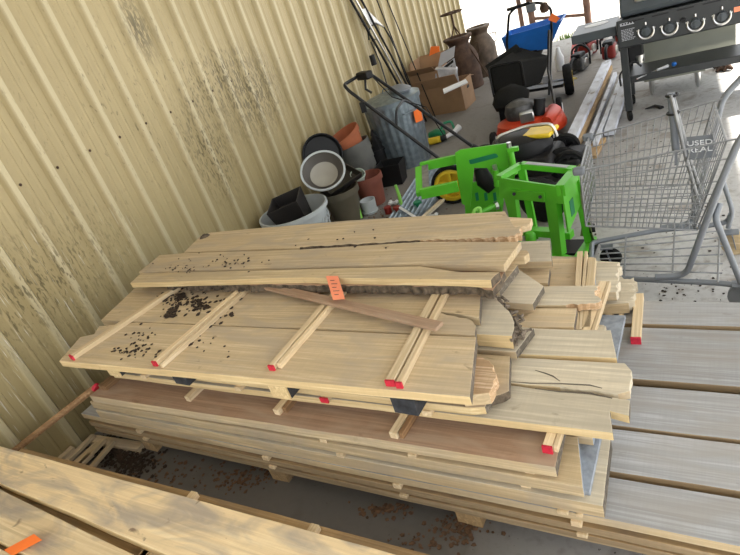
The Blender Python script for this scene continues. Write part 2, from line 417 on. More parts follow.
def rect(u0, u1, v0, v1, end='s', left='s', front='s', back='s'):
    return [(u0, v0, front), (u1, v0, end), (u1, v1, back), (u0, v1, left)]
def stick(p0, p1, w, h, name, label, cat, group=None, mat='stick', red=0, endmat=None, redlen=.006):
    """p0, p1: centre of the TOP face at both ends; red end at p0 when red=1"""
    p0, p1 = Vector(p0), Vector(p1); d = p1-p0; yaw = math.atan2(d.y, d.x)
    loc = p0.copy(); loc.z -= h
    up = Vector((0, 0, -h/2)); bm = BM(); bar(bm, p0+up, p1+up, w, h)
    o = link_mesh(name, bm, mat, loc=loc, rz=yaw, smooth=False); bevel(o, .0015, 1)
    if red:
        x = d.normalized(); b = BM(); bar(b, p0+up-x*.001, p0+up+x*redlen, w+.0016, h+.0016)
        r = link_mesh('waxed_end', b, 'red' if red == 1 else endmat, o, smooth=False); r['label'] = 'red waxed end' if red == 1 else 'painted end'
    return tag(o, label, cat, group)

# --- bearers on the floor under the main stack
for k, u in enumerate((-2.45, -1.6, -.75, .15, .95)):
    o = stick(wof(u, 1.09, .105), wof(u, 2.09, .105), .09, .105, 'bearer', ['squared timber bearer under the wall end of the long board stack', 'squared timber bearer under the long stack, second from the wall', 'squared timber bearer under the middle of the long stack', 'squared timber bearer under the stack near the shopping cart', 'squared timber bearer under the far right end of the grey boards'][k], 'timber bearer', mat='low')
VR = [(1.052, 1.199), (1.221, 1.391), (1.407, 1.60), (1.637, 1.933), (1.956, 2.112)]
side = ['front board', 'second board from the front', 'middle board', 'wide fourth board from the front', 'back board']
uL = -2.80
for li, (z, mt, off) in enumerate(((.135, 'low', .012), (.18, 'low', .0))):
    for k, (a, b_) in enumerate(VR):
        board('lumber_board', side[k]+' of the '+['bottom layer', 'second layer from the floor'][li]+', long stack', 'board', z, .03,
              rect(uL+off+random.uniform(0, .02), 1.25, a+random.uniform(0, .01), b_), 'low', 'edge_dull')
gl = ['front grey weathered board sticking out right of the light stack', 'second grey weathered board from the front, right of the stack', 'third grey weathered board from the front with swirling grain', 'widest grey weathered board, under the short loose red-ended stick', 'rearmost grey weathered board, next to the shopping cart']
for k, (a, b_) in enumerate(VR):
    board('lumber_board', gl[k], 'board', .235, .032, rect(uL, 1.25, a, b_), 'grey', 'edge_tan' if k == 0 else 'edge_dull', warp=.0)
su = (-2.35, -1.55, -.95, -.36, .35, .95)
wn_ = ['nearest the wall', 'second from the wall', 'third from the wall', 'its pale end showing at the front', 'under the visible grey boards', 'at the right end']
for k, u in enumerate(su):
    stick(wof(u, 1.045, .150), wof(u, 2.1, .150), .03, .0145, 'sticker', 'thin spacer stick between the two lowest layers, '+wn_[k], 'spacer stick')
for k, u in enumerate(su):
    stick(wof(u-.01, 1.045, .203), wof(u-.01, 2.1, .203), .03, .022, 'sticker', 'spacer stick under the grey board layer, '+wn_[k], 'spacer stick')
# --- level D, E, F
def lv(z): return z
zD, zE, zF, z7, z8, z9, z10 = .297, .358, .414, .47, .52, .615, .697
p = lambda x, y, z, t='s': (*U(x, y, z), t)
uDl = U(92, 413, zD)[0]; uEl = U(88, 403, zE)[0]; uFl = U(88, 397, zF)[0]
vD = 1.042
for k, (pu, lab) in enumerate(((-2.3, 'nearest the wall'), (-1.65, 'second from wall'), (-.95, 'in the middle'), (-.40, 'left of its twin'))):
    stick(wof(pu, vD+(.012 if k < 3 else -.004), .247), wof(pu, 2.05, .247), .03, .012, 'sticker', 'spacer stick lying on the grey boards under the light layers, '+lab, 'spacer stick')
stick(wof(-.355, vD-.002, .247), wof(-.355, 2.05, .247), .018, .012, 'sticker', 'narrow twin spacer stick at the right front corner on the grey board', 'spacer stick')
board('lumber_board', 'light board directly on the grey layer, its square right end furthest right', 'board', zD, .050,
      [(uDl, vD), (U(604, 501, zD)[0], vD+.004, 'e'), p(611, 438, zD), (uDl+.01, U(611, 438, zD)[1], 's')], 'pale', 'edge_tan')
vv = U(611, 438, zD)[1]
board('lumber_board', 'hidden second board of the lowest light layer with grey sealed end', 'board', zD, .050,
      rect(-2.55, U(611, 436, zD)[0]-.03, vv+.015, vv+.24, 'p'), 'pale')
board('lumber_board', 'third board of the lowest light layer, sealed end near the loose short stick', 'board', zD, .050,
      rect(-2.5, U(607, 335, zD)[0], vv+.26, 1.70, 'p'), 'pale')
board('lumber_board', 'back board of the lowest light layer, splintered grey end by the cart', 'board', zD, .050,
      [(-2.5, 1.72), p(629, 303, zD, 'f'), p(634, 277, zD, 'f'), p(612, 277, zD), p(596, 262, zD), (-2.5, 2.02, 's')], 'pale', ra=.02)
for k, (u, lab) in enumerate(((-2.28, 'near the wall'), (-1.62, 'left of centre'), (-1.15, 'square end below middle'), (-.50, 'near the right end'))):
    stick(wof(u, vD+(-.002 if k == 2 else .016), .316), wof(u, 2.0, .316), .03, .019, 'sticker', 'spacer stick between the two lowest light layers, '+lab, 'spacer stick')
# grey painted bolster sticking out at the right front
q0 = at(570, 488, .316); o = stick(q0, wof(uvof(q0)[0], 1.9, .316), .105, .019, 'sticker', 'wide grey painted spacer block at the right front corner of the stack', 'spacer block', mat='endpaint')
board('lumber_board', 'light tan board with square right end above the grey painted block', 'board', zE, .042,
      [(uEl, vD-.004), (U(584, 483, zE)[0], vD+.006, 'p'), p(578, 437, zE), (uEl+.02, U(578, 437, zE)[1], 's')], 'tan2', 'edge_tan')
vE = U(578, 437, zE)[1]
board('lumber_board', 'hidden board behind the light tan one, grey sealed right end', 'board', zE, .042,
      rect(-2.5, U(592, 437, zE)[0], vE+.012, 1.52, 'p'), 'pale')
board('lumber_board', 'middle board of the second light layer with grey sealed end', 'board', zE, .042,
      rect(-2.5, U(603, 330, zE)[0], 1.54, 1.78, 'p'), 'pale')
board('lumber_board', 'back board of the second light layer, ragged grey end beside the cart', 'board', zE, .042,
      [(-2.5, 1.80), p(616, 292, zE, 'f'), p(620, 262, zE, 's'), p(588, 260, zE), (-2.5, 2.0, 's')], 'pale', ra=.012)
for k, (u, lab) in enumerate(((-2.25, 'near the wall'), (-1.62, 'left of centre'), (-1.2, 'left of middle'), (-.85, 'orange stained'), (-.48, 'near the right end'))):
    stick(wof(u, vD+(.0 if k in (2, 3) else .02), .373), wof(u, 2.0, .373), .028, .015, 'sticker', 'spacer stick under the brown board layer, '+lab, 'spacer stick')
board('lumber_board', 'reddish brown board with smooth face under the top planks at the front', 'board', zF, .041,
      [(uFl, vD-.014), (U(557, 461, zF)[0], vD+.012, 'e'), p(570, 395, zF), (uFl+.03, U(570, 395, zF)[1], 's')], 'brown', 'edge_tan')
vF = U(570, 395, zF)[1]
board('lumber_board', 'hidden middle board of the brown layer', 'board', zF, .041, rect(-2.45, U(600, 380, zF)[0]-.02, vF+.02, 1.70), 'pale')
board('lumber_board', 'back board of the brown layer, under the upright pair of spacer sticks', 'board', zF, .041,
      [(-2.45, 1.72), p(596, 306, zF, 'p'), p(594, 257, zF), p(552, 256, zF), (-2.45, U(552, 256, zF)[1], 's')], 'tan', ra=.01)
# sticks between brown layer and L7 (z .414-.44)
def fstick(px, py, zt, v1, w, h, label, red=0, group=None, mat='stick', slope=0.0):
    a = at(px, py, zt); u, v = uvof(a)
    return stick(a, wof(u+slope, v1, zt), w, h, 'sticker', label, 'spacer stick', group, mat, red)
fstick(101, 386, .44, 1.95, .055, .026, 'spacer stick at the wall end lying on the brown board', 0, mat='stickbrown', slope=.05)
fstick(186, 397, .44, 1.95, .028, .026, 'spacer stick on the brown board, left of the others there', slope=.05)
fstick(275, 410, .44, 1.95, .028, .026, 'spacer stick on the brown board with pale end left of centre', slope=.05)
fstick(283, 408, .44, 1.95, .018, .026, 'thin darker stick beside the pale-ended stick on the brown board', mat='stickbrown', slope=.05)
fstick(392, 433, .44, 1.95, .028, .026, 'spacer stick on the brown board below the black block', slope=.05)
fstick(400, 433, .44, 1.95, .016, .026, 'thin darker stick right of the one below the black block', mat='stickbrown', slope=.05)
fstick(546.5, 447, .44, 1.95, .027, .026, 'red-ended spacer stick on the brown board near its right end', 1, slope=.03)
fstick(555, 446, .44, 1.95, .012, .026, 'thin spacer stick right of the red-ended one on the brown board', slope=.03)
# --- level 7
L7l = U(108, 376, z7)[0]; v7 = 1.135
ca_ = board('lumber_board', 'long pale board below the black blocks, notched right end sticking out furthest', 'board', z7, .03,
      [(L7l, v7), p(613, 433, z7, 'e'), p(610, 411, z7, 's'), p(629, 416, z7, 'e'), p(630, 400, z7, 'f'), p(560, 391, z7, 'f'), (-.62, U(540, 388, z7)[1], 's'), (L7l+.05, U(540, 388, z7)[1]+.005, 's')], 'pale', 'edge', ra=.002)
v7b = U(540, 388, z7)[1]
cb_ = board('lumber_board', 'cracked pale board with frayed right end beside the notched one', 'board', z7, .03,
      [(L7l+.04, v7b+.014, 's'), (-.62, v7b+.010, 's'), p(560, 387, z7, 'f'), p(618, 394, z7, 's'), p(630, 391, z7, 'f'), p(632, 371, z7, 's'), p(625, 363, z7, 's'), p(509, 357, z7, 's'), (L7l+.05, U(509, 357, z7)[1], 's')], 'pale', 'edge_tan', ra=.003)
board('lumber_board', 'pale board with slanting right end and yellow front edge, behind the cracked one', 'board', z7+.004, .03,
      [(-2.3, U(520, 354, z7)[1], 's'), p(520, 355, z7, 's'), p(617, 359, z7, 'e'), p(611, 331, z7, 's'), p(534, 329, z7, 's'), (-2.3, U(534, 329, z7)[1], 's')], 'pale', 'edge')
board('lumber_board', 'short-ended tan board just behind, stopping left of the spacer sticks', 'board', z7, .03,
      [(-2.3, U(535, 327, z7)[1], 's'), p(535, 327, z7, 's'), p(574, 327, z7, 'e'), p(577, 308, z7, 's'), p(530, 308, z7, 's'), (-2.3, U(520, 308, z7)[1], 's')], 'tan', 'edge_tan')
vs = U(535, 306, z7)[1]
board('lumber_board', 'pale board with torn splintered right end lying across the spacer sticks', 'board', z7+.004, .03,
      [(-2.3, vs+.006, 's'), p(533, 306, z7, 's'), p(566, 306, z7, 'r'), p(590, 304, z7, 'r'), p(602, 301, z7, 'r'), p(595, 296, z7, 'r'), p(600, 286, z7, 's'), p(546, 287, z7, 's'), (-2.3, U(540, 287, z7)[1], 's')], 'pale', 'edge_tan', ra=.009)
board('lumber_board', 'hidden tan board of the same layer under the back planks', 'board', z7, .03,
      [(-2.35, U(546, 285, z7)[1], 's'), p(548, 283, z7, 'e'), p(550, 268, z7, 's'), (-2.35, U(550, 268, z7)[1], 's')], 'tan')
for bo, pts in ((cb_, [(535, 370), (545, 373), (553, 376), (560, 381)]), (cb_, [(511, 381.5), (530, 383), (560, 383.5), (590, 385), (602, 388)]), (ca_, [(535, 388.5), (560, 391.5), (590, 393), (612, 398)])):
    b = BM(); q = [at(x, y, z7+.0012) for x, y in pts]; L_ = len(q)
    prism(b, [v-Vector((0, .0026*sin(pi*(k+.3)/L_), 0)) for k, v in enumerate(q)]+[v+Vector((0, .0026*sin(pi*(k+.3)/L_), 0)) for k, v in reversed(list(enumerate(q)))], (0, 0, -.002)); link_mesh('crack', b, 'end', bo, smooth=False)['label'] = 'dark open crack'
# pair of stickers on the brown layer at the back right
a = at(575, 329, .44)
for (x0, y0_, x1, y1_, w, lab) in ((563+12, 329, 580, 251, .022, 'pale spacer stick at the back right, left one of the upright pair'), (580, 329, 586, 251, .012, 'thin pale spacer stick at the back right, between its two neighbours'), (586, 327, 592, 258, .030, 'brownish spacer stick with a dark knot at the back right, right of the pair')):
    stick(at(x0, y0_, .44), at(x1, y1_, .44), w, .025, 'sticker', lab, 'spacer stick', mat='stick' if w < .03 else 'tan2')
# --- sticks between level 7 and level 8
for k, (u, lab) in enumerate(((-2.2, 'nearest the wall'), (-1.62, 'left of the middle'), (-1.2, 'below the orange-ended block'), (-.80, 'below the black block at the front'))):
    stick(wof(u, 1.125, .49), wof(u, 1.95, .49), .032, .02, 'sticker', 'spacer stick under the sealed-end planks, '+lab, 'spacer stick', red=1 if k == 2 else 0)
# --- level 8
board('lumber_board', 'plank under the black blocks with black bark on its right front corner', 'board', z8, .03,
      [(-2.3, 1.135, 's'), p(470, 408, z8, 's'), p(485, 407, z8, 'e'), p(491, 397, z8, 'b'), p(509, 391, z8, 'e'), p(510, 356, z8, 's'), (-2.25, U(510, 356, z8)[1], 's')], 'tan', 'edge')
board('lumber_board', 'plank with slanting dark sealed right end, below the live-edge slab', 'board', z8, .03,
      [(-2.3, U(505, 354, z8)[1], 's'), p(516, 352, z8, 'e'), p(534, 328, z8, 's'), p(480, 322, z8, 's'), (-2.3, U(480, 322, z8)[1], 's')], 'pale', 'edge_tan')
board('lumber_board', 'pale plank with pointed five-sided end behind the live-edge slab', 'board', z8+.004, .03,
      [(-2.3, U(498, 306, z8)[1], 's'), p(505, 303, z8, 's'), p(533, 305, z8, 'e'), p(544, 287, z8, 's'), p(519, 270, z8, 's'), (-2.35, U(519, 270, z8)[1], 's')], 'pale', 'edge_tan')
board('lumber_board', 'tan plank with square right end poking out at the back by the green frame', 'board', z8+.004, .03,
      [(-2.35, U(519, 262, z8)[1], 's'), p(552, 262, z8, 'e'), p(550, 241, z8, 's'), (-2.35, U(551, 242, z8)[1], 's')], 'pale', 'edge_tan')
# --- bolster blocks between level 8 and 9
BL = ((107, 368, 'orange_cut', 'block with raw orange end at the wall end under the top planks'), (172, 378, 'black', 'black painted block under the top planks, left one'),
      (277, 385, 'cut', 'black sided block with raw orange end under the middle of the top planks'), (402, 400, 'black', 'black painted block under the right end of the top planks'))
for px, py, kd, lab in BL:
    a = at(px, py, .582-.004); u, v = uvof(a); v = 1.075
    o = stick(wof(u, v, .582), wof(u+.03, 1.95, .582), .085, .062, 'spacer_block', lab, 'spacer block', mat='block_black')
    if kd != 'black':
        dd_ = (wof(u+.03, 1.95, .551)-wof(u, v, .551)).normalized(); b = BM(); bar(b, wof(u, v, .551)-dd_*.002, wof(u, v, .551)+dd_*.004, .0855, .0625); e = link_mesh('raw_end', b, 'edge', o, smooth=False); e['label'] = 'raw orange cut end'
# --- level 9 (top planks at the front)
u9 = U(59, 361, z9)
v9r = U(475, 337, z9)[1]
board('lumber_board', 'wide front top plank with leaf stains under four red-ended sticks', 'board', z9, .033,
      [p(59, 361, z9, 's'), p(470, 397, z9, 'e'), p(476, 337, z9, 's'), (-2.4, U(250, 328, z9)[1], 's'), p(99, 326, z9, 's'), p(94, 334, z9, 's'), p(80, 337, z9, 's')], 'tan', 'edge')
board('lumber_board', 'second top plank from the front, with a dark wet stain and chipped right corner', 'board', z9, .033,
      [p(101, 320, z9, 's'), p(250, 326, z9, 's'), p(475, 335, z9, 'e'), p(476, 326, z9, 'b'), p(466, 318, z9, 'b'), p(433, 311, z9, 's'), p(452, 313, z9, 's'), p(479, 318, z9, 'e'), p(481, 289, z9, 's'), p(480, 285, z9, 's'), (-2.6, U(300, 286, z9)[1], 's'), p(135, 288, z9, 's')], 'tan', 'edge_tan')
vb = U(300, 284, z9)[1]
board('lumber_board', 'third top plank, mostly under the raised back planks, bark on its pale right end', 'board', z9, .033,
      [(-2.5, vb+.004, 's'), (-1.0, vb+.004, 's'), p(482, 285, z9, 's'), p(499, 289, z9, 'e'), p(518, 265, z9, 's'), p(505, 262, z9, 's'), (-2.5, U(505, 262, z9)[1], 's')], 'tan', 'edge_tan')
board('lumber_board', 'rear top plank under the raised planks with a rounded tapering tip', 'board', z9, .033,
      [(-2.5, U(505, 260, z9)[1], 's'), p(507, 258, z9, 's'), p(524, 257, z9, 's'), p(529, 253, z9, 's'), p(527, 250, z9, 's'), p(516, 250, z9, 's'), (-2.5, U(516, 246, z9)[1]+.05, 's')], 'tan', 'edge_tan')
# live edge slab right of level 9
zl = .575
o = board('live_edge_slab', 'short light slab with curved bark edge at the right end of the stack', 'slab', zl, .05,
      [p(475, 334, zl, 's'), p(512, 336, zl, 'b'), p(514, 325, zl, 'b'), p(510, 313, zl, 'b'), p(497, 298, zl, 'b'), p(486, 290, zl, 's'), p(478, 289, zl, 's')], 'pale', 'edge', ra=.01)
b = BM()
crv = [at(513, 336, zl), at(516, 326, zl), at(512, 313, zl), at(500, 299, zl), at(488, 290, zl)]
crv = fillet(crv, .05, 5)
for i in range(70):
    t = random.random()*(len(crv)-1); k = int(t); q = crv[k].lerp(crv[k+1], t-k) + Vector((random.uniform(-.01, .018), random.uniform(-.008, .012), random.uniform(-.045, -.004)))
    bar(b, q, q+Vector((random.uniform(-.015, .03), random.uniform(-.05, .03), random.uniform(-.01, .01))), .006, random.uniform(.004, .01))
k_ = link_mesh('bark_edge', b, 'cork', o, smooth=False); k_['label'] = 'flaky grey bark'
# torn block end under the front top plank
zt = .565
o = board('lumber_board', 'split plank end with torn pale wood showing under the front top plank', 'board', zt, .044,
      [p(462, 396, zt, 's'), p(489, 393, zt, 'r'), p(496, 378, zt, 'r'), p(491, 363, zt, 'r'), p(480, 356, zt, 's'), p(464, 356, zt, 's')], 'splinter', 'edge_tan', ra=.006)
# --- sticks on level 9 and raised back planks
zs_ = .637
def topstick(x0, y0_, x1, y1_, w, lab, off=0, red=1, mat='stick'):
    a = at(x0, y0_, zs_); b_ = at(x1, y1_, zs_); d = (b_-a).normalized(); n_ = Vector((d.y, -d.x, 0))
    a = a+n_*off; b_ = b_+n_*off
    c = a + d*((1.95-1.1)/max(.2, d.y))
    c = a + (b_-a)*1.0
    # runs on under the raised planks
    c = a + d*(1.0 if True else 0)
    return stick(a, c, w, .0215, 'sticker', lab, 'spacer stick', 'red-ended spacer sticks on the top planks', mat, red)
topstick(70, 356, 170, 290, .040, 'red-ended flat stick lying on the top plank nearest the wall')
topstick(153, 362, 238, 290, .026, 'red-ended stick, left half of the pair second from the wall, under wet leaves')
topstick(160, 364, 244, 290, .016, 'narrow stick, right half of the pair second from the wall', mat='stick', red=0)
topstick(270, 366, 327, 300, .024, 'red-ended stick, left half of the pair under the orange tag')
topstick(278, 364, 334, 300, .018, 'narrow pale stick, right half of the pair under the orange tag', red=0)
topstick(389, 381, 440, 285, .030, 'red-ended stick, left half of the right-hand pair on the top planks')
topstick(398, 383, 449, 284, .020, 'red-ended narrow stick, right half of the right-hand pair on the top planks')
zb = .667
vk = U(300, 283.5, zb)[1]
o = board('lumber_board', 'dark bark-edged plank sandwiched just below the raised pale strip', 'board', zb, .03,
      [(U(160, 287, zb)[0], vk, 'b'), p(470, 286, zb, 'b'), p(493, 291, zb, 'b'), p(500, 282, zb, 's'), p(505, 270, zb, 's'), (-2.45, U(505, 262, zb)[1], 's')], 'brown', 'bark', ra=.004)
vt = U(512, 236, zb)[1]
board('lumber_board', 'hidden supporting plank under the two rear raised planks', 'board', zb, .03, rect(-2.5, U(505, 246, zb)[0], U(505, 260, zb)[1], 1.93), 'brown')
z10 = .697
board('lumber_board', 'pale narrow raised strip plank with bright yellow front edge', 'board', z10, .03,
      [p(130, 283, z10, 's'), (U(300, 278.5, z10)[0], U(300, 277.5, z10)[1], 's'), p(491, 280, z10, 'b'), p(500, 272, z10, 's'), p(460, 272, z10, 's'), p(420, 266, z10, 's'), p(300, 269, z10, 's'), p(160, 273, z10, 's'), p(141, 273, z10, 's')], 'tan2', 'edge', ra=.004)
o = board('lumber_board', 'raised plank second from the back, square cut right end with split edge', 'board', z10+.006, .03,
      [p(139, 273, z10, 's'), p(160, 272, z10, 's'), p(300, 267.5, z10, 's'), p(420, 264.5, z10, 's'), p(504, 266.5, z10, 's'), p(521, 243, z10, 's'), p(420, 243, z10, 's'), p(300, 250.5, z10, 's'), p(183, 254, z10, 's'), p(160, 256, z10, 's')], 'tan', 'edge_tan')
board('lumber_board', 'rearmost raised plank with bark along its front edge and broken right end', 'board', z10+.004, .034,
      [p(184, 253, z10, 's'), p(300, 248, z10, 'b'), p(420, 241, z10, 'r'), p(508, 238, z10, 'r'), p(521, 234, z10, 'r'), p(522, 228, z10, 'r'), p(514, 227, z10, 's'), p(505, 212, z10, 's'), p(350, 221, z10, 's'), p(210, 233, z10, 's'), p(201, 236, z10, 's')], 'tan', 'edge_tan', ra=.008)
board('lumber_board', 'plank tip showing behind the rearmost raised plank near the green frame', 'board', zb, .03,
      [(-1.5, U(506, 222, zb)[1]-.05, 's'), p(515, 228, zb, 's'), p(530, 224, zb, 's'), p(532, 218, zb, 's'), p(510, 217, zb, 's'), (-1.5, U(510, 217, zb)[1], 's')], 'tan')
b = BM(); kk = at(205, 237, .70)
lathe(b, [(0, .018), (.018, .014), (.026, .002), (.024, -.004), (0, -.004)], TR(kk, None), 9, wob=lambda k: 1+.3*sin(k*2.3))
tag(link_mesh('bark_chip', b, 'bark'), 'dark bark chip on the far left corner of the rearmost plank', 'bark')
# diagonal loose stick
a = at(249, 281, .652); c = at(439, 325, .652)
stick(c, a, .042, .0145, 'loose_stick', 'dark brown stick lying diagonally across the spacer sticks, whitish right tip', 'stick', mat='brown')
# short red-ended stick on the grey boards
stick(at(635.5, 338, .265), at(639, 293, .265), .034, .029, 'loose_stick', 'short pale stick with red end lying alone on the grey boards', 'stick', mat='stick', red=1)
# orange tag on the strip plank
def card(name, pts, mat, label, cat, th=.0012):
    pts = [Vector(q) for q in pts]; nrm = (pts[1]-pts[0]).cross(pts[2]-pts[0]).normalized()
    b = BM(); prism(b, [q-nrm*th/2 for q in pts], nrm*th); o = link_mesh(name, b, mat, smooth=False)
    return tag(o, label, cat), pts, nrm
def scribble(par, pts, nrm, n=5, mat='ink'):
    b = BM(); s = 1 if nrm.z > 0 or nrm.y < 0 else -1
    for i in range(n):
        t = .2+.6*i/max(1, n-1); a = pts[0].lerp(pts[3], t); c = pts[1].lerp(pts[2], t)
        bar(b, a.lerp(c, .25)+nrm*s*.0012, a.lerp(c, .75 if i % 2 else .6)+nrm*s*.0012, .0025, .0006, nrm)
    k = link_mesh('handwriting', b, mat, par, smooth=False); k['label'] = 'dark handwriting'
o, pp_, nn_ = card('price_tag', [at(326, 276, .706), at(338, 276, .706), at(345, 299, .668), at(333, 300, .668)], 'salmon', 'faded orange tag with handwriting stapled on the raised strip plank', 'tag')
scribble(o, pp_, nn_, 5)

# --- near stack, lower left
zn = .39
for k, (x, lab) in enumerate((( -2.5, 'nearest the wall under the foreground planks'), (-1.55, 'in the middle under the foreground planks'), (-.55, 'furthest right under the foreground planks'))):
    stick(wof(x, .10, .29), wof(x, .765, .29), .09, .29, 'bearer', 'upright timber bearer '+lab, 'timber bearer', mat='low')
board('lumber_board', 'ochre plank peeking out behind the foreground planks, one layer lower', 'board', .33, .04,
      [(-2.75, .60), (-.35, .61), (-.35, .772), (-2.75, .742)], 'low', 'edge_tan')
board('lumber_board', 'lower plank under the nearest foreground planks', 'board', .33, .04,
      [(-2.75, .12), (-.35, .14), (-.35, .57), (-2.75, .55)], 'low', 'edge_tan')
board('lumber_board', 'stained yellow plank across the lower left foreground with worn white edge', 'board', zn, .034,
      [(-2.84, .549), (*U(0, 483, zn),), (*U(168, 555, zn),), (-.30, .478), (-.30, .712), (*U(250, 514.5, zn),), (*U(0, 446, zn),), (-2.84, .688)], 'near', 'edge')
board('lumber_board', 'nearest yellow plank in the bottom left corner with a large knot', 'board', zn, .034,
      [p(-40, 520, zn), p(30, 557, zn), (-.30, .27), (-.30, .42), p(118, 547, zn), p(0, 489, zn), p(-40, 472, zn)], 'near', 'edge')
board('lumber_board', 'plank sliver at the extreme bottom left corner under the orange ribbon', 'board', zn-.01, .034,
      [p(-40, 560, zn), (-1.2, .14), (-1.2, .29), p(26, 562, zn), p(-40, 527, zn)], 'near', 'edge')
for x0, y0_, lab in ((192, 497, 'left'), (313, 530, 'right')):
    a = at(x0, y0_-3, .355); u, v = uvof(a)
    stick(wof(u, v+.012, .355), wof(u, .15, .355), .03, .024, 'sticker', 'spacer stick under the foreground planks, '+lab+' pale end', 'spacer stick')
a = at(150, 546, .355); u, v = uvof(a)
for du in (0, .035):
    stick(wof(u+du, .60, .355), wof(u+du, .12, .355), .028, .024, 'sticker', 'spacer stick seen in the gap between the foreground planks, '+('left one' if not du else 'right one'), 'spacer stick')
o, pp_, nn_ = card('ribbon', [at(4, 550, .394), at(12, 556, .394), at(42, 540, .42), at(34, 534, .425)], 'orange', 'orange plastic ribbon on the nearest plank', 'ribbon')

# knots on the near planks
for x, y, r, lab in ((50, 548, .045, 'large grey brown knot by the orange ribbon'),):
    pass

# --- short offcuts on the floor by the wall
off = [((63, 422), (18, 458), .14, .040, .022), ((72, 434), (36, 466), .13, .055, .035), ((72, 446), (50, 466), .07, .035, .025), ((93, 434), (58, 468), .09, .030, .02),
       ((104, 438), (72, 470), .10, .030, .02), ((97, 442), (62, 474), .05, .035, .02), ((91, 453), (66, 476), .08, .030, .02), ((113, 440), (84, 474), .03, .028, .02)]
ol = ['pale flat stick lying closest to the wall pole', 'thick pale squared stick raised in the middle', 'short brownish stick beside the thick one', 'thin stick right of the thick squared one',
      'pale stick with a bright end lying on top of the right-hand sticks', 'low flat stick among the right-hand sticks', 'front stick whose end shows nearest the foreground plank', 'rightmost stick next to the leaf litter']
for (a, c, z, w, h), lb in zip(off, ol):
    z = h+.029; stick(at(*a, z), at(*c, z), w, h, 'offcut_stick', lb+' by the wall', 'stick', mat='stick' if 'pale' in lb else 'tan')
for i, y in enumerate((1.02, 1.22)):
    stick(Vector((-2.84, y, .028)), Vector((-2.45, y, .028)), .05, .03, 'offcut_stick', ['nearer', 'farther'][i]+' cross batten under the loose sticks by the wall', 'stick', mat='tan')
pa, pb = onX(97, 386, -2.50), onX(8, 456, -2.865)
bm = BM(); tube(bm, [pa, pb], .017, 8); o = tag(link_mesh('pole', bm, 'stickbrown'), 'long brown pole leaning along the foot of the metal wall', 'pole')
b = BM(); lathe(b, [(0, 0), (.021, 0), (.021, .014), (0, .014)], TR(onX(97, 388, -2.47), rot('Y', -.9)), 10); tag(link_mesh('wax_blob', b, 'red'), 'red waxed stick end at the wall end of the stack', 'stick')

# ------------------------------------------------------------ litter
def litter(name, label, spots, mat, n, size, zf):
    b = BM()
    for i in range(n):
        x, y, rx, ry = random.choice(spots); a = random.gauss(0, .45); c = random.gauss(0, .45)
        q = at(x+a*rx, y+c*ry, zf); s = size*random.uniform(.4, 1.5); th = random.uniform(0, pi)
        pts = [q+Vector((cos(th+k*2*pi/5)*s*random.uniform(.5, 1), sin(th+k*2*pi/5)*s*random.uniform(.5, 1), .0015)) for k in range(5)]
        prism(b, pts, (0, 0, random.uniform(.001, .004)))
    return tag(link_mesh(name, b, mat, smooth=False), label, 'leaf litter', kind='stuff')
litter('leaf_litter', 'wet dark leaf crumbs on the second top plank', [(177, 303, 5, 9), (181, 297, 5, 5), (172, 312, 6, 5), (170, 316, 7, 2), (163, 300, 10, 6), (200, 303, 14, 10), (188, 297, 30, 16), (215, 310, 26, 14)], 'litter', 300, .0105, z9)
litter('leaf_litter', 'wet leaf crumbs on the front top plank by the wall end', [(137, 348, 14, 8), (160, 357, 10, 8), (140, 334, 16, 14), (125, 352, 24, 8), (185, 343, 12, 8), (205, 345, 40, 18)], 'litter', 110, .007, z9)
litter('leaf_litter', 'scattered leaf crumbs on the raised planks', [(215, 262, 60, 8), (235, 262, 24, 8), (190, 270, 30, 6), (330, 240, 100, 14)], 'litter', 70, .006, z10+.007)
litter('leaf_litter', 'heap of dark leaf litter on the floor between the stacks', [(118, 455, 30, 18), (135, 462, 26, 16), (110, 445, 20, 12)], 'litter', 620, .010, .004)
litter('leaf_litter', 'brown crumbs on the dark floor between the stacks', [(175, 470, 60, 22), (235, 482, 40, 14), (250, 476, 50, 12), (460, 528, 40, 16), (385, 510, 30, 8), (440, 540, 50, 14)], 'litter2', 420, .009, .002)
litter('leaf_litter', 'bits scattered over the concrete around the cart', [(660, 240, 120, 80), (690, 290, 60, 20), (620, 150, 60, 30)], 'litter', 110, .007, .001)
litter('leaf_litter', 'crumbs around the pots and corrugated sheet', [(385, 205, 50, 20), (430, 200, 60, 20), (370, 215, 40, 10)], 'litter2', 160, .010, .001)

# ------------------------------------------------------------ pots by the wall
def potprof(rt_, rb, h, lip=.012, lh=.03, th=.008, foot=0):
    return [(0, .0), (rb, 0), (rt_-lip-(rt_-rb)*.08, h-lh), (rt_, h-lh), (rt_, h), (rt_-th, h), (rt_-th-lip*.6, h-lh), (rb-th, .012), (0, .012)]
def pot(name, label, cat, loc, prof, mat, R=None, seg=40, group=None, wob=None):
    b = BM(); lathe(b, prof, TR(loc, R), seg, wob=wob)
    return tag(link_mesh(name, b, mat, loc=Vector(loc)), label, cat, group)
wp = pot('flower_pot', 'large pale grey pot with embossed pattern holding a dark box planter', 'plant pot', (-2.6, 3.25, 0), potprof(.27, .19, .36, .012, .03, .012), 'whitepot')
b = BM()                                                    # embossed scroll pattern round the pot
for k in range(22):
    for j in range(3):
        a = 2*pi*(k+.5*(j % 2))/22; z = .10+.07*j; r = .195+(.055*z/.33)+.012
        c = Vector((-2.6+r*cos(a), 3.25+r*sin(a), z)); t = Vector((-sin(a), cos(a), 0))
        tube(b, [c+t*(.024*cos(q*pi/6))+Vector((0, 0, .024*sin(q*pi/6))) for q in range(12)], .0035, 5, closed=True)
link_mesh('embossed_pattern', b, 'whitepot', wp)['label'] = 'raised scrollwork'
R = rot('Z', .25) @ rot('Y', -.30) @ rot('X', .25)
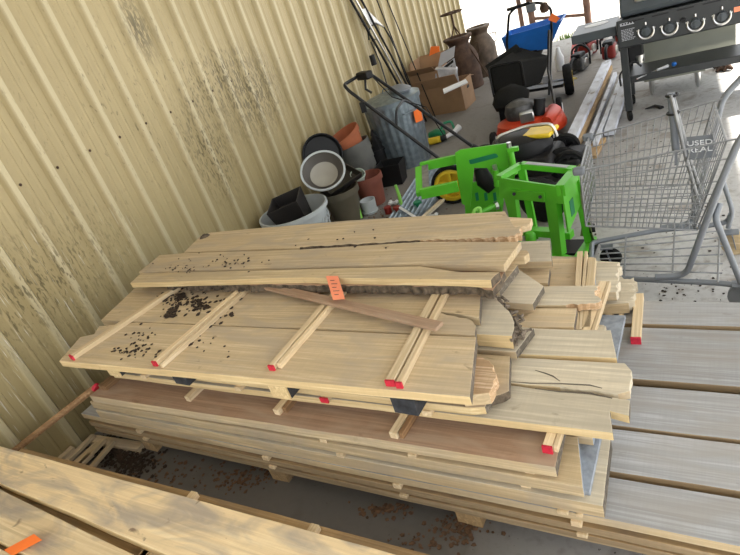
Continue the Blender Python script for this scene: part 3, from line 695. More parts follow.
def tray(b, c, R, sx, sy, h, t, taper=.85, mi=0):
    o = [(-sx/2, -sy/2), (sx/2, -sy/2), (sx/2, sy/2), (-sx/2, sy/2)]
    def ring(k, z, ins): return [b.verts.new(Vector(c)+R @ Vector((math.copysign(abs(x)*k-ins, x), math.copysign(abs(y)*k-ins, y), z))) for x, y in o]
    rs = [ring(taper, 0, 0), ring(1, h, 0), ring(1, h, t), ring(taper, .01, t)]
    b.faces.new(rs[0][::-1]); b.faces.new(rs[3])
    for i in range(3):
        for k in range(4): b.faces.new((rs[i][k], rs[i][(k+1) % 4], rs[i+1][(k+1) % 4], rs[i+1][k]))
    return b
b = BM(); tray(b, (-2.62, 3.29, .19), rot('Z', .35) @ rot('Y', -.15) @ rot('X', .12), .26, .25, .26, .008, .8)
tag(bevel(link_mesh('box_planter', b, 'dkbrown', smooth=False), .004), 'dark brown square planter tipped inside the large pale grey pot', 'planter')
pot('flower_pot', 'olive brown round pot with ridged rim under the tipped square tray', 'plant pot', (-2.47, 3.74, 0), potprof(.165, .11, .29, .012, .05, .010), 'olive')
b = BM(); tray(b, (-2.55, 3.87, .31), rot('Z', -.55) @ rot('X', .12) @ rot('Y', .28), .34, .34, .05, .012, .92)
tag(bevel(link_mesh('square_tray', b, 'dkbrown', smooth=False), .004), 'dark square plant tray lying tilted on the olive brown pot', 'tray')
def facing(c, tip=.0, side=0.0):
    d = (Vector((0, 0, CAM_H))-Vector(c)).normalized()+Vector((side, 0, tip)); return d.normalized().to_track_quat('Z', 'Y').to_matrix()
c_ = at(325, 177, .44)
Rb = facing(c_, .75)
ob = pot('oval_bowl', 'pale oval bowl tilted on the dark square tray', 'bowl', c_, [(0, 0), (.09, 0), (.145, .05), (.178, .095), (.178, .107), (.164, .107), (.13, .05), (.08, .012), (0, .012)], 'whitepot', Rb)
b = BM(); lathe(b, [(.161, .104), (.129, .052), (.08, .0135), (0, .0135)], TR(c_, Rb), 40, cap=False); link_mesh('inner_wall', b, 'taupe', ob)
pot('oval_dish', 'cream oval dish lying inside the pale oval bowl', 'dish', c_+Rb @ Vector((0, 0, .0145)), [(0, 0), (.08, 0), (.11, .026), (.11, .031), (.078, .012), (0, .012)], 'cream', Rb)
cs_ = onX(322, 155, -2.79)
pot('round_tray', 'black round saucer leaning against the metal wall behind the oval bowl', 'saucer', cs_, [(0, 0), (.165, 0), (.185, .03), (.185, .038), (.175, .038), (.16, .010), (0, .010)], 'black', facing(cs_, .2, .5))
Rg = rot('Y', -.16)
g0 = Vector((-2.62, 4.50, .02))
ax = Rg @ Vector((0, 0, 1))
pot('flower_pot', 'grey ribbed pot stack against the wall under the tilted terracotta pot', 'plant pot', g0, [(0, 0), (.12, 0), (.135, .14), (.145, .14), (.15, .22), (.158, .22), (.163, .30), (.172, .30), (.178, .40), (.168, .40), (.12, .02), (0, .02)], 'stonegrey', Rg)
pot('flower_pot', 'terracotta pot tipped on top of the grey pot stack', 'plant pot', g0+ax*.345+Vector((0, 0, 0)), [(0, 0), (.12, 0), (.158, .13), (.172, .13), (.178, .175), (.166, .175), (.155, .13), (.115, .012), (0, .012)], 'terracotta', Rg @ rot('Y', -.12) @ rot('X', .22))
pot('flower_pot', 'brick red round pot holding a small mint pot', 'plant pot', (-2.36, 4.04, 0), potprof(.135, .10, .26, .010, .05, .009), 'terracotta2')
pot('flower_pot', 'small pale mint pot tipped in the mouth of the brick red pot', 'plant pot', (-2.42, 4.0, .215), potprof(.065, .045, .11, .004, .015, .006), 'mint', rot('Y', .35) @ rot('X', .35))
sp = pot('flower_pot', 'small grey white ribbed pot with saucer standing alone on the concrete', 'plant pot', at(371, 212, 0), [(0, 0), (.062, 0), (.068, .016), (.058, .018), (.066, .115), (.060, .115), (.048, .02), (0, .02)], 'whitepot', seg=48, wob=lambda k: 1+.018*(k % 2))
b = BM(); tray(b, (-2.33, 4.46, 0), rot('Z', .1), .24, .20, .20, .008, .82)
tag(bevel(link_mesh('box_planter', b, 'black', smooth=False), .004), 'black square planter next to the brick red pot', 'planter')
pot('flower_pot', 'black nursery pot with dry soil behind the black square planter', 'plant pot', (-2.58, 4.86-.12, 0), potprof(.10, .08, .26, .008, .02, .006), 'black')
b = BM(); c = Vector((-2.56, 4.76, .262))
for k, (w_, z_) in enumerate(((.09, 0), (.075, .04), (.05, .08), (.03, .13))): lathe(b, [(0, z_), (w_, z_), (w_*.35, z_+.05), (0, z_+.055)], TR(c, rot('X', .1)), 7)
tag(link_mesh('lantern_top', b, 'black', smooth=False), 'black pointed lantern top standing on the black nursery pot', 'lantern')

# ------------------------------------------------------------ galvanised trash can
cc = Vector((-2.40, 4.98, 0)); can = thing('trash_can', 'galvanised steel trash can with lid and an orange tag behind the mower handle', 'trash can', cc)
N = 96; RB, RT, HC = .235, .275, .64
b = BM(); lathe(b, [(0, .03), (RB-.01, .03), (RB, 0), (RB, .03), (RB, .06), (RT-.008, HC-.05), (RT-.008, HC), (RT, HC+.004), (RT-.015, HC+.004), (RT-.02, HC-.01), (RB-.01, .04), (0, .035)], TR(cc), N, wob=lambda k: 1+.014*(1 if (k//2) % 2 else -1))
link_mesh('body', b, 'galv', can)
b = BM(); lathe(b, [(RT+.008, HC-.035), (RT+.010, HC+.008), (RT-.03, HC+.014), (RT-.05, HC+.03), (.12, HC+.055), (0, HC+.06), (0, HC+.057), (.12, HC+.05), (RT+.004, HC+.004), (RT+.004, HC-.035)], TR(cc), 48)
lid = link_mesh('lid', b, 'galv', can)
b = BM(); tube(b, fillet([cc+Vector((-.06, 0, HC+.055)), cc+Vector((-.05, 0, HC+.095)), cc+Vector((.05, 0, HC+.095)), cc+Vector((.06, 0, HC+.055))], .02), .006, 8)
link_mesh('lid_handle', b, 'galv', lid)
for s in (0, 2.2):
    a = s-.6; o_ = Vector((cos(a), sin(a), 0)); t = Vector((-sin(a), cos(a), 0)); c = cc+o_*(RT-.01)+Vector((0, 0, HC-.12))
    b = BM(); tube(b, fillet([c-t*.07, c-t*.07+o_*.035, c+t*.07+o_*.035, c+t*.07], .02), .005, 6); link_mesh('side_handle', b, 'galv', can)
b = BM(); lathe(b, [(0, 0), (.09, 0), (.105, .02), (.1, .035), (.03, .06), (0, .06)], TR(cc+Vector((.13, -.02, HC+.05)), rot('Y', .2)), 20)
tag(link_mesh("cap", b, "cartplastic"), 'grey blue cloth cap lying on the trash can lid', 'cap')
def oncan(px, py, rr):
    d = ray(px, py); a_ = d.x**2+d.y**2; b2 = -(d.x*cc.x+d.y*cc.y); c2_ = cc.x**2+cc.y**2-rr*rr; t = (-b2-math.sqrt(max(0, b2*b2-a_*c2_)))/a_; return Vector((d.x*t, d.y*t, CAM_H+d.z*t))
o, pp_, nn_ = card('price_tag', [oncan(413, 110, RT+.012), oncan(420, 107, RT+.012), oncan(423, 120, RT+.004), oncan(416, 123, RT+.004)], 'orange', 'orange tag hanging on the front of the galvanised trash can', 'tag')
scribble(o, pp_, nn_, 3)

# ------------------------------------------------------------ green and yellow cordless tool by the can
c = at(440, 138, .04); tl = thing('hedge_trimmer', 'small green and yellow power tool lying on the concrete beside the trash can', 'power tool', (c.x, c.y, 0))
b = BM(); tube(b, [c+Vector((-.13, .08, .02)), c+Vector((-.05, .06, .03)), c+Vector((.03, .04, .02))], [.04, .055, .045], 12); link_mesh('body', b, 'dkgreen', tl)
b = BM(); tube(b, [c+Vector((-.10, -.06, .0)), c+Vector((.02, -.04, .0))], .035, 12); link_mesh('battery', b, 'yellow', tl)
b = BM(); tube(b, [c+Vector((.02, -.04, .0)), c+Vector((.07, -.01, .0))], .032, 12); link_mesh('clamp', b, 'black', tl)
b = BM(); tube(b, [c+Vector((.06, -.01, .0)), c+Vector((.13, .07, .01)), c+Vector((.17, .16, .03))], [.02, .025, .035], 10); link_mesh('shaft', b, 'whitep', tl)
b = BM(); tube(b, fillet([c+Vector((.0, .06, .05)), c+Vector((.02, .12, .11)), c+Vector((.10, .16, .11)), c+Vector((.12, .14, .03))], .03), .014, 8); link_mesh('handle', b, 'dkgreen', tl)

# ------------------------------------------------------------ things leaning on the wall
def rod(label, name, p0, p1, r, mat, cat):
    b = BM(); tube(b, [p0, p1], r, 8); return tag(link_mesh(name, b, mat, loc=Vector(p0)), label, cat)
sh = thing('string_trimmer', 'long black and silver shafted tool leaning on the wall left of the white bag', 'pole', (-2.72, 6.05, 0))
pt = onX(344, -12, -2.86); 
b = BM(); tube(b, [Vector((-2.70, 6.22, 0)), onX(344, -12, -2.84)], .014, 8); link_mesh('shaft', b, 'black', sh)
b = BM(); tube(b, [Vector((-2.68, 6.27, 0)), onX(349, -12, -2.83)], .012, 8); link_mesh('silver_tube', b, 'chrome', sh)
b = BM(); tube(b, [Vector((-2.67, 6.33, 0)), onX(355, -12, -2.82)], .012, 8); link_mesh('second_shaft', b, 'black', sh)
q = onX(373, 60, -2.76); b = BM(); tube(b, [q-Vector((0, .0, .05)), q+Vector((0, 0, .05))], .03, 10); link_mesh('clamp', b, 'black', sh)
rod('thin black rod leaning on the wall, passing behind the white bag', 'rod', Vector((-2.74, 6.45, 0)), onX(372, -12, -2.86), .007, 'black', 'rod')
rod('thin black rod leaning on the wall, furthest right, crossing the cardboard box', 'rod', Vector((-2.60, 6.46, 0)), onX(382, -12, -2.86), .007, 'black', 'rod')
hb = thing('wire_hook', 'black bent wire hoop with twin rods leaning on the wall under the white bag', 'wire hoop', (-2.72, 6.4, 0))
b = BM()
tube(b, [onX(369, 40, -2.83), onX(368, 32, -2.83), onX(371, 26, -2.82), onX(377, 23.5, -2.82), onX(384, 27, -2.82), onX(390, 37, -2.81), onX(397, 52, -2.79), onX(407, 80, -2.76), Vector((-2.70, 6.50, 0))], .009, 8)
link_mesh('hoop', b, 'blackmetal', hb)
b = BM(); tube(b, [onX(371, 42, -2.83), onX(380, 62, -2.79), onX(390, 95, -2.74), Vector((-2.74, 6.36, 0))], .007, 6); link_mesh('rod', b, 'blackmetal', hb)
b = BM(); tube(b, [onX(372, 41, -2.82), onX(375, 39, -2.81), onX(379, 41, -2.80), onX(383, 49, -2.79)], .006, 6); link_mesh('hook', b, 'blackmetal', hb)
b = BM()
outl = [onX(x, y, -2.80) for x, y in ((362, 9), (366, 8), (372, 14), (379, 21), (385, 27), (380, 24.5), (376, 22.5), (372, 25), (367, 18))]
prism(b, outl, (-.025, 0, 0)); tag(bevel(link_mesh('plastic_bag', b, 'whitep'), .006), 'small white bag hung on the wire hoop by the wall', 'bag')

# ------------------------------------------------------------ cardboard boxes
bc = Vector((-2.53, 6.70, 0))
def carton(name, label, c, R, sx, sy, h, parent=None):
    t = thing(name, label, 'cardboard box', c)
    b = BM(); th = .006
    for (x, y, a, w) in ((0, -sy/2, 0, sx), (0, sy/2, 0, sx), (-sx/2, 0, 1, sy), (sx/2, 0, 1, sy)):
        box(b, Vector(c)+R @ Vector((x, y, h/2)), (w, th, h) if not a else (th, w, h), R)
    box(b, Vector(c)+R @ Vector((0, 0, .004)), (sx, sy, .006), R)
    link_mesh('box_body', b, 'card', t, smooth=False); return t
R = RZ(-.06)
t = carton('cardboard_box', 'large brown cardboard box on the floor with hand hole beside the trash can', bc, R, .64, .38, .32)
b = BM(); q = bc+R @ Vector((.324, .03, .22)); box(b, q, (.004, .07, .03), R); link_mesh('hand_hole', b, 'black', t, smooth=False)
for s, a_, lab in ((-1, .5, 'flap'), (1, 1.9, 'flap')):
    b = BM(); e = bc+R @ Vector((0, s*.19, .32)); Rr = R @ rot('X', -s*a_)
    box(b, e+Rr @ Vector((0, 0, .07)), (.62, .005, .14), Rr); link_mesh(lab, b, 'card', t, smooth=False)
c2 = Vector((-2.60, 6.43, .10)); c2.z = .012
R2 = RZ(-.03)
t = carton('cardboard_box', 'open cardboard box with flaps stacked in the larger box against the wall', Vector((-2.64, 6.70, .012)), R2, .36, .34, .50)
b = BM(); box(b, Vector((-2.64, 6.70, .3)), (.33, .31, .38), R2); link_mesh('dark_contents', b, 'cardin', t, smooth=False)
for dx, dy, ax_, an, ln in ((0, -.17, 'X', 1.0, .15), (-.165, 0, 'Y', .15, .14), (0, .17, 'X', -.5, .15)):
    Rr = R2 @ rot(ax_, an); e = Vector((-2.64, 6.70, .51))+R2 @ Vector((dx, dy, 0))
    b = BM(); box(b, e+Rr @ Vector((0, 0, ln/2)), (.34, .005, ln) if ax_ == 'X' else (.005, .32, ln), Rr); link_mesh('flap', b, 'card', t, smooth=False)
# clear wrapped thing, framed print, white panel
b = BM(); box(b, (-2.40, 6.60, .41), (.26, .12, .20), rot('Z', .2) @ rot('Y', .25)); tag(bevel(link_mesh('wrapped_package', b, 'clearwrap'), .02, 3), 'clear plastic wrapped package leaning in front of the open cardboard box', 'package')
A = [onY(449, 88, 6.55), onY(459, 82, 6.55), onY(454, 58, 6.62), onY(440, 69, 6.62)]
fr_ = thing('framed_print', 'grey and white printed sheet with dark header standing in the cardboard box', 'printed sheet', A[0])
n_ = (A[1]-A[0]).cross(A[3]-A[0]).normalized()
if n_.y > 0: n_ = -n_
b = BM(); prism(b, [q-n_*.008 for q in A], n_*.008); link_mesh('sheet', b, 'paper', fr_, smooth=False)
def quadpt(A, s, t): return A[0].lerp(A[1], s).lerp(A[3].lerp(A[2], s), t)
b = BM(); prism(b, [quadpt(A, s, t)+n_*.0005 for s, t in ((.08, .86), (.92, .86), (.92, .97), (.08, .97))], n_*.001); link_mesh('header_bar', b, 'black', fr_, smooth=False)
b = BM()
for i in range(14):
    s, t_ = random.uniform(.12, .75), random.uniform(.12, .78); w_, h_ = random.uniform(.06, .16), random.uniform(.03, .09)
    prism(b, [quadpt(A, a, c)+n_*.0005 for a, c in ((s, t_), (s+w_, t_), (s+w_, t_+h_), (s, t_+h_))], n_*.001)
link_mesh('printed_picture', b, 'cartplastic', fr_, smooth=False)
A2 = [onY(438, 68, 6.66), onY(454, 57, 6.66), onY(455, 46, 6.70), onY(441, 53, 6.70)]
n2 = (A2[1]-A2[0]).cross(A2[3]-A2[0]).normalized()
b = BM(); prism(b, A2, n2*.006); tag(link_mesh('grey_sheet', b, 'paper', smooth=False), 'blank light grey sheet sticking up behind the printed sheet', 'sheet')
A3 = [at(444, 94, .31), at(468, 83, .31), at(466, 80, .34), at(443, 90, .34)]
b = BM(); prism(b, A3, (0, 0, .012)); tag(link_mesh('foam_sheet', b, 'whitep', smooth=False), 'thin white panel lying on the front edge of the large cardboard box', 'panel')
b = BM(); q = at(434, 53, .66); prism(b, [q+Vector(v) for v in ((-.07, 0, -.02), (.07, 0, 0), (.08, 0, .06), (-.02, 0, .08))], (0, .01, 0)); tag(link_mesh('orange_tag', b, 'orange', smooth=False), 'orange tag on the open cardboard box flap by the wall', 'tag')

# ------------------------------------------------------------ milk cans
def milkcan(c, label, mat, H=.64, r=.165):
    t = thing('milk_can', label, 'milk can', c, group=None)
    b = BM(); lathe(b, [(0, 0), (r, 0), (r+.006, .02), (r, .04), (r, H*.56), (r*.98, H*.60), (r*.8, H*.72), (r*.62, H*.80), (r*.60, H*.86), (0, H*.86)], TR(c), 32); link_mesh('body', b, mat, t)
    b = BM(); lathe(b, [(r*.62, H*.84), (r*.66, H*.88), (r*.80, H*.93), (r*.86, H*.95), (r*.86, H*.98), (r*.6, H*.985), (r*.5, H*.95), (0, H*.95)], TR(c), 32); link_mesh('lid', b, mat, t)
    for s in (-1, 1):
        b = BM(); o_ = Vector((s, .2, 0)).normalized(); tube(b, fillet([Vector(c)+o_*r*.7+Vector((0, 0, H*.78)), Vector(c)+o_*(r+.03)+Vector((0, 0, H*.78)), Vector(c)+o_*(r+.02)+Vector((0, 0, H*.62)), Vector(c)+o_*r*.95+Vector((0, 0, H*.60))], .02), .007, 8); link_mesh('handle', b, mat, t)
    return t
milkcan(Vector((-2.50, 7.60, 0)), 'dark rusty brown milk can behind the cardboard boxes, nearest the wall', 'rust', .68, .215)
milkcan(at(487, 74, 0), 'taller standing milk can with rusty shoulder, right of the dark brown one', 'rustgalv', .66, .19)
b = BM(); lathe(b, [(0, 0), (.12, 0), (.14, .30), (.145, .30), (.145, .32), (.12, .31), (0, .02)], TR((-2.0, 8.9, 0)), 28)
tag(link_mesh('metal_pail', b, 'galv'), 'grey metal pail between the rusty milk can and the blue spreader', 'pail')
ws = thing('wire_plant_stand', 'dark wire plant stand with round top and splayed legs in front of the milk can', 'plant stand', (-2.62, 7.55, 0))
tc_ = onX(451, 13, -2.55)
b = BM(); tube(b, [tc_+Vector((.14*cos(k*pi/8), .14*sin(k*pi/8), 0)) for k in range(16)], .009, 6, closed=True); tube(b, [tc_-Vector((.14, 0, 0)), tc_+Vector((.14, 0, 0))], .007, 6); tube(b, [tc_-Vector((0, .14, 0)), tc_+Vector((0, .14, 0))], .007, 6); link_mesh('ring_top', b, 'rust', ws)
b = BM(); tube(b, [tc_, tc_-Vector((0, 0, .16))], .014, 8); link_mesh('stem', b, 'rust', ws)
hubp = tc_-Vector((0, 0, .16))
for f in (Vector((-2.75, 7.2, 0)), Vector((-2.05, 7.3, 0)), Vector((-2.6, 8.2, 0))):
    b = BM(); tube(b, [hubp, hubp.lerp(f, .4)+Vector((0, 0, .03)), f], .009, 6); link_mesh('leg', b, 'rust', ws)

# ------------------------------------------------------------ corrugated sheet and odds and ends on the floor
b = BM(); P0, P1, P2 = at(385, 226, .03), at(423, 168, .03), at(462, 158, .03)
ex = (P2-P1); ey = (P0-P1); nn = 56; r1, r2 = [], []
for i in range(nn+1):
    s = i/nn; z = .014*math.cos(s*2*pi*8)
    for rr, t in ((r1, 0), (r2, 1)): rr.append(b.verts.new(P1+ex*s*.95+ey*t*1.15+Vector((0, 0, z))))
for i in range(nn): b.faces.new((r1[i], r1[i+1], r2[i+1], r2[i]))
ret = bmesh.ops.extrude_face_region(b, geom=b.faces[:]); bmesh.ops.translate(b, verts=[v for v in ret['geom'] if isinstance(v, bmesh.types.BMVert)], vec=(0, 0, -.002))
tag(link_mesh('corrugated_sheet', b, 'galv'), 'grey corrugated metal sheet lying on the floor under the green frame', 'metal sheet')
stick(at(420, 219, .06), at(452, 190, .06), .035, .02, 'offcut_stick', 'pinkish wooden stick lying on the corrugated sheet below the green frame', 'stick', mat='pale')
for x, y, r_, m_, lab in ((389, 213, .03, 'redc', 'left one of two dark red jar lids near the small grey white pot'), (398, 213, .03, 'redc', 'right one of two dark red jar lids near the small grey white pot'), (419, 208, .035, 'dkgreen', 'dark green bottle cap on the corrugated sheet')):
    q = at(x, y, .0); b = BM(); lathe(b, [(0, 0), (r_, 0), (r_, .055), (r_*.85, .06), (0, .06)], TR(q+Vector((0, 0, .0))), 20)
    tag(link_mesh('jar_lid', b, m_), lab, 'lid')
b = BM(); bar(b, at(399, 207, .05), at(418, 219, .05), .022, .006); tag(link_mesh('white_strip', b, 'whitep', smooth=False), 'white plastic strip lying aslant beside the red jar lids', 'strip')
for x0, y0_, x1, y1_, lab in ((361, 218, 360, 200, 'light green plastic stake next to the small grey white pot'), (402, 207, 402, 184, 'light green plastic stake standing by the corrugated sheet')):
    q = at(x0, y0_, 0); b = BM(); tube(b, [q, q+Vector((0, .01, .10)), q+Vector((-.01, .02, .19))], [.016, .014, .012], 8); tag(link_mesh('plastic_stake', b, 'green2'), lab, 'stake')
for x, y, lab in ((393, 203, 'crumpled clear plastic fitting above the red lids'), (432, 216, 'small white plastic connector near the rear plank edge'), (349, 221, 'small white plastic fitting by the olive brown pot')):
    q = at(x, y, .02); b = BM(); tube(b, [q+Vector((-.025, 0, 0)), q+Vector((.025, .01, 0))], .013, 8); tube(b, [q+Vector((-.025, -.02, 0)), q+Vector((-.025, .02, .01))], .015, 8); tube(b, [q+Vector((.025, -.01, 0)), q+Vector((.025, .03, 0))], .015, 8)
    tag(link_mesh('plastic_fitting', b, 'whitep'), lab, 'plastic fitting')

# ------------------------------------------------------------ electric mower with black folding handle
em = thing('electric_mower', 'yellow and grey walk-behind mower with black tube handle reaching to the wall', 'lawn mower', (-1.2, 4.15, 0))
hA, hB = at(345, 88, 1.0), at(369, 73, 1.0)
jA, jB = at(445, 163, .30), at(472, 146, .30)
b = BM(); tube(b, fillet([jA, hA+(jA-hA)*.04, hA+Vector((-.02, .03, .02)), hB+Vector((-.02, -.03, .02)), hB+(jB-hB)*.04, jB], .05), .0135, 10); hd = link_mesh('handle', b, 'blackmetal', em)
mA, mB = hA.lerp(jA, .52), hB.lerp(jB, .46)
b = BM(); up_ = Vector((.16, .10, .10))
tube(b, fillet([mA, mA+Vector((.02, .03, .12)), mB+Vector((-.04, -.10, .09)), mB], .05), .010, 8); link_mesh('cross_brace', b, 'blackmetal', hd)
q = hA.lerp(hB, .6)+Vector((.06, -.02, .02)); b = BM(); box(b, q, (.15, .07, .06), RZ(-.5)); bevel(link_mesh('switch_box', b, 'black', hd), .012, 3)
b = BM(); tube(b, [q+Vector((0, 0, -.02)), q+Vector((-.01, -.03, -.10)), q+Vector((.03, -.02, -.14))], .010, 6); link_mesh('trigger', b, 'black', hd)
b = BM(); tube(b, [q+Vector((.05, 0, 0)), q.lerp(mB, .5)+Vector((0, 0, -.05)), mB+Vector((.1, -.03, -.02)), jB+Vector((-.2, 0, .1))], .005, 6); link_mesh('cable', b, 'black', hd)
q = hA.lerp(jA, .18); b = BM(); box(b, q-Vector((.0, .02, .04)), (.04, .03, .08), RZ(.3)); link_mesh('cam_lever', b, 'black', hd)
for J, W_ in ((jA, (458, 186)), (jB, (478, 152))):
    b = BM(); tube(b, [J, J+(J-hA).normalized()*.10], .022, 10); link_mesh('handle_joint', b, 'black', em)
ang = math.atan2(-.35, 1)
wq = at(452, 187, .135)
for cx_, cy_, r_, lab in ((wq.x, wq.y, .155, 1), (wq.x+.16, wq.y+.46, .135, 1), (-.72, 4.02, .115, 0), (-.80, 4.40, .115, 0)):
    c = Vector((cx_, cy_, r_)); wl = BM(); wheelprof(wl, c, (.12, -1, 0), r_, .05, 28, hub=r_*.84); w = link_mesh('wheel', wl, 'rubber', em)
    b = BM(); wheelprof(b, c, (.12, -1, 0), r_*.85, .045, 28, hub=r_*.62); 
    for k in range(5): a = k*2*pi/5+.3; bar(b, c, c+Vector((cos(a), .12*cos(a), sin(a)))*r_*.6, .022, .03, Vector((.12, -1, 0)))
    wheelprof(b, c, (.12, -1, 0), r_*.2, .05, 12); link_mesh('wheel_disc', b, 'yellow' if lab else 'black', w)
b = BM(); box(b, (-1.10, 4.16, .15), (.62, .40, .14), RZ(-.12)); bevel(link_mesh('deck', b, 'black', em), .05, 4)
b = BM(); lathe(b, [(0, 0), (.19, 0), (.20, .05), (.17, .12), (.10, .15), (0, .155)], TR((-1.08, 4.20, .20)), 28, sx=1.2); link_mesh('motor_cover', b, 'black', em)
b = BM(); box(b, (-.92, 4.20, .335), (.22, .20, .035), RZ(-.2)); bevel(link_mesh('yellow_panel', b, 'yellow', em), .015, 3)
b = BM(); tube(b, fillet([(-1.22, 4.08, .30), (-1.20, 4.06, .40), (-1.0, 4.16, .41), (-.82, 4.15, .40), (-.80, 4.16, .30)], .04), .013, 8); link_mesh('carry_handle', b, 'chrome', em)
b = BM(); box(b, (-.70, 4.14, .12), (.16, .30, .10), RZ(-.12)); bevel(link_mesh('front_bumper', b, 'black', em), .03, 3)

# ------------------------------------------------------------ green steel frame machine
gm = thing('green_steel_frame', 'bright green steel log-splitter frame standing behind the board stack', 'machine', (-.85, 3.15, 0))
zt_ = .46
def gpart(name, fn, mat='green', parent=gm, bev=0, label=None):
    b = BM(); fn(b); o = link_mesh(name, b, mat, parent, smooth=bool(bev) is False and True)
    if bev: bevel(o, bev, 2)
    if label: o['label'] = label
    return o
A1, A2_, A3_, A4 = at(416, 171, .46), at(429, 168, .46), at(418, 197, .36), at(429, 194, .36)
# left end bar with two arms
g1, g2 = at(420, 168, .46), at(421, 194, .40)
gpart('end_bar', lambda b: bar(b, g1, g2, .06, .03))
gpart('end_bar_plate', lambda b: bar(b, g1+Vector((.04, 0, .014)), g2+Vector((.04, 0, .014)), .045, .006), 'cartsteel')
gpart('upper_arm', lambda b: bar(b, g1+Vector((0, .02, 0)), at(457, 159, .46), .03, .06))
gpart('lower_arm', lambda b: bar(b, g2, at(458, 186, .40), .03, .065))
# big slotted side plate, bent
def plate(b, pts, th):
    pts = [Vector(q) for q in pts]; n = (pts[1]-pts[0]).cross(pts[-1]-pts[0]).normalized(); prism(b, pts, n*th)
Pl = [at(454, 154, .52), at(511, 143, .52), at(515, 178, .36), at(505, 200, .25), at(495, 230, .05), at(465, 232, .02), at(462, 205, .20), at(459, 180, .38)]
# plate lies in one upright plane through its top edge
ta, tb = Pl[0], Pl[1]; tdir = Vector((tb.x-ta.x, tb.y-ta.y, 0)).normalized(); pn = Vector((-tdir.y, tdir.x, 0))
def onplane(px, py):
    d = ray(px, py); o_ = Vector((0, 0, CAM_H)); t = (ta-o_).dot(pn)/d.dot(pn); return o_+d*t
slotted = [onplane(*q) for q in ((455, 153), (460, 150), (510, 143), (513, 160), (515, 183), (500, 186), (487, 168), (474, 168), (472, 190), (470, 207), (462, 204), (458, 180))]
gpart('slotted_plate', lambda b: prism(b, slotted, pn*.012))
slt = fillet([onplane(*q)-pn*.001 for q in ((469, 160), (496, 153), (499, 157), (470, 164.5), (469, 160))], .02, 3)
gpart('slot', lambda b: prism(b, slt[:-1], pn*-.002), 'dkgreen')
lowpl = [onplane(*q)+pn*.05 for q in ((462, 186), (500, 183), (503, 205), (500, 225), (465, 228))]
gpart('lower_plate', lambda b: prism(b, lowpl, pn*.012))
for k in range(3):
    q = lambda x, y: onplane(x, y)+pn*.048
    gpart('plate_hole', lambda b: prism(b, [q(474+9*k, 196), q(477+9*k, 195), q(478+9*k, 203), q(475+9*k, 204)], pn*-.002), 'dkgreen')
gpart('black_housing', lambda b: tube(b, [onplane(478, 172)+pn*.10, onplane(484, 184)+pn*.09, onplane(493, 192)+pn*.08], [.05, .075, .06], 14), 'black')
# two clamp posts
for (x0, y0_, x1, y1_) in ((510, 146, 515, 172), (496, 168, 498, 184)):
    a, c = onplane(x1, y1_)-pn*.03, onplane(x0, y0_)-pn*.03
    gpart('clamp_post', lambda b: tube(b, [a, c], .022, 10))
    gpart('post_bolt', lambda b: tube(b, [c-Vector((0, 0, .01)), c+Vector((0, -.0, .035))], .016, 6), 'chrome')
gpart('tilted_bracket', lambda b: bar(b, onplane(508, 148)-pn*.04, onplane(519, 146)-pn*.04, .03, .025))
# stand at the right: table frame, front plate, legs, braces
za = .50
F0_, F1_ = at(499, 178, za), at(560, 187, za)
K0, K1 = at(521, 165, za), at(574, 170, za)
gpart('table_rail', lambda b: bar(b, F0_, K0, .04, .03))
gpart('table_rail', lambda b: bar(b, K0, K1, .045, .03))
gpart('table_rail', lambda b: bar(b, K1+Vector((0, 0, -.02)), F1_+Vector((0, 0, -.02)), .045, .06))
gpart('printed_strip', lambda b: bar(b, K0.lerp(K1, .12)+Vector((0, 0, .017)), K0.lerp(K1, .9)+Vector((0, 0, .017)), .03, .002), 'paper')
fd = Vector((F1_.x-F0_.x, F1_.y-F0_.y, 0)).normalized(); fn_ = Vector((-fd.y, fd.x, 0))
def onf(px, py, off=0):
    d = ray(px, py); o_ = Vector((0, 0, CAM_H)); t = (F0_-fn_*off-o_).dot(fn_)/d.dot(fn_); return o_+d*t
gpart('front_plate', lambda b: prism(b, [onf(*q) for q in ((499, 178), (561, 187), (563, 204), (499, 198))], fn_*.012))
gpart('front_rail', lambda b: prism(b, [onf(*q, .012) for q in ((510, 190), (544, 193), (544, 202), (510, 198))], fn_*.01))
for x, y in ((514, 194), (540, 197)): gpart('rail_bolt', lambda b: tube(b, [onf(x, y, .012), onf(x, y, .026)], .010, 6), 'black')
gpart('leg_plate', lambda b: prism(b, [onf(*q) for q in ((504, 198), (515, 199), (519, 232), (513, 232))], fn_*.03))
gpart('leg_plate', lambda b: prism(b, [onf(*q) for q in ((545, 201), (556, 203), (562, 256), (553, 256))], fn_*.04))
gpart('side_plate', lambda b: prism(b, [F1_+Vector((0, 0, 0)), K1, K1-Vector((0, 0, .20)), F1_-Vector((0, 0, .26))], fd*.012))
sq = [F1_.lerp(K1, .3)-Vector((0, 0, .11)), F1_.lerp(K1, .55)-Vector((0, 0, .11)), F1_.lerp(K1, .55)-Vector((0, 0, .2)), F1_.lerp(K1, .3)-Vector((0, 0, .2))]
gpart('plate_window', lambda b: prism(b, [v+fd*.0125 for v in sq], fd*.002), 'dkgreen')
bz = .0
L0, L1 = Vector((F0_.x+.03, F0_.y+.0, 0)), Vector((F1_.x+.0, F1_.y, 0))
gpart('rear_leg', lambda b: bar(b, K0-Vector((0, 0, .01)), Vector((K0.x, K0.y+.03, .0)), .04, .04, Vector((1, 0, 0))))
gpart('rear_leg', lambda b: bar(b, K1-Vector((0, 0, .01)), Vector((K1.x+.02, K1.y+.05, .0)), .04, .04, Vector((1, 0, 0))))
gpart('lower_brace', lambda b: bar(b, L0+Vector((0, 0, .05)), L1+Vector((0, 0, .05)), .05, .05))
gpart('lower_brace', lambda b: bar(b, L0+Vector((0, 0, .16)), L1+Vector((0, 0.12, .16)), .05, .04))
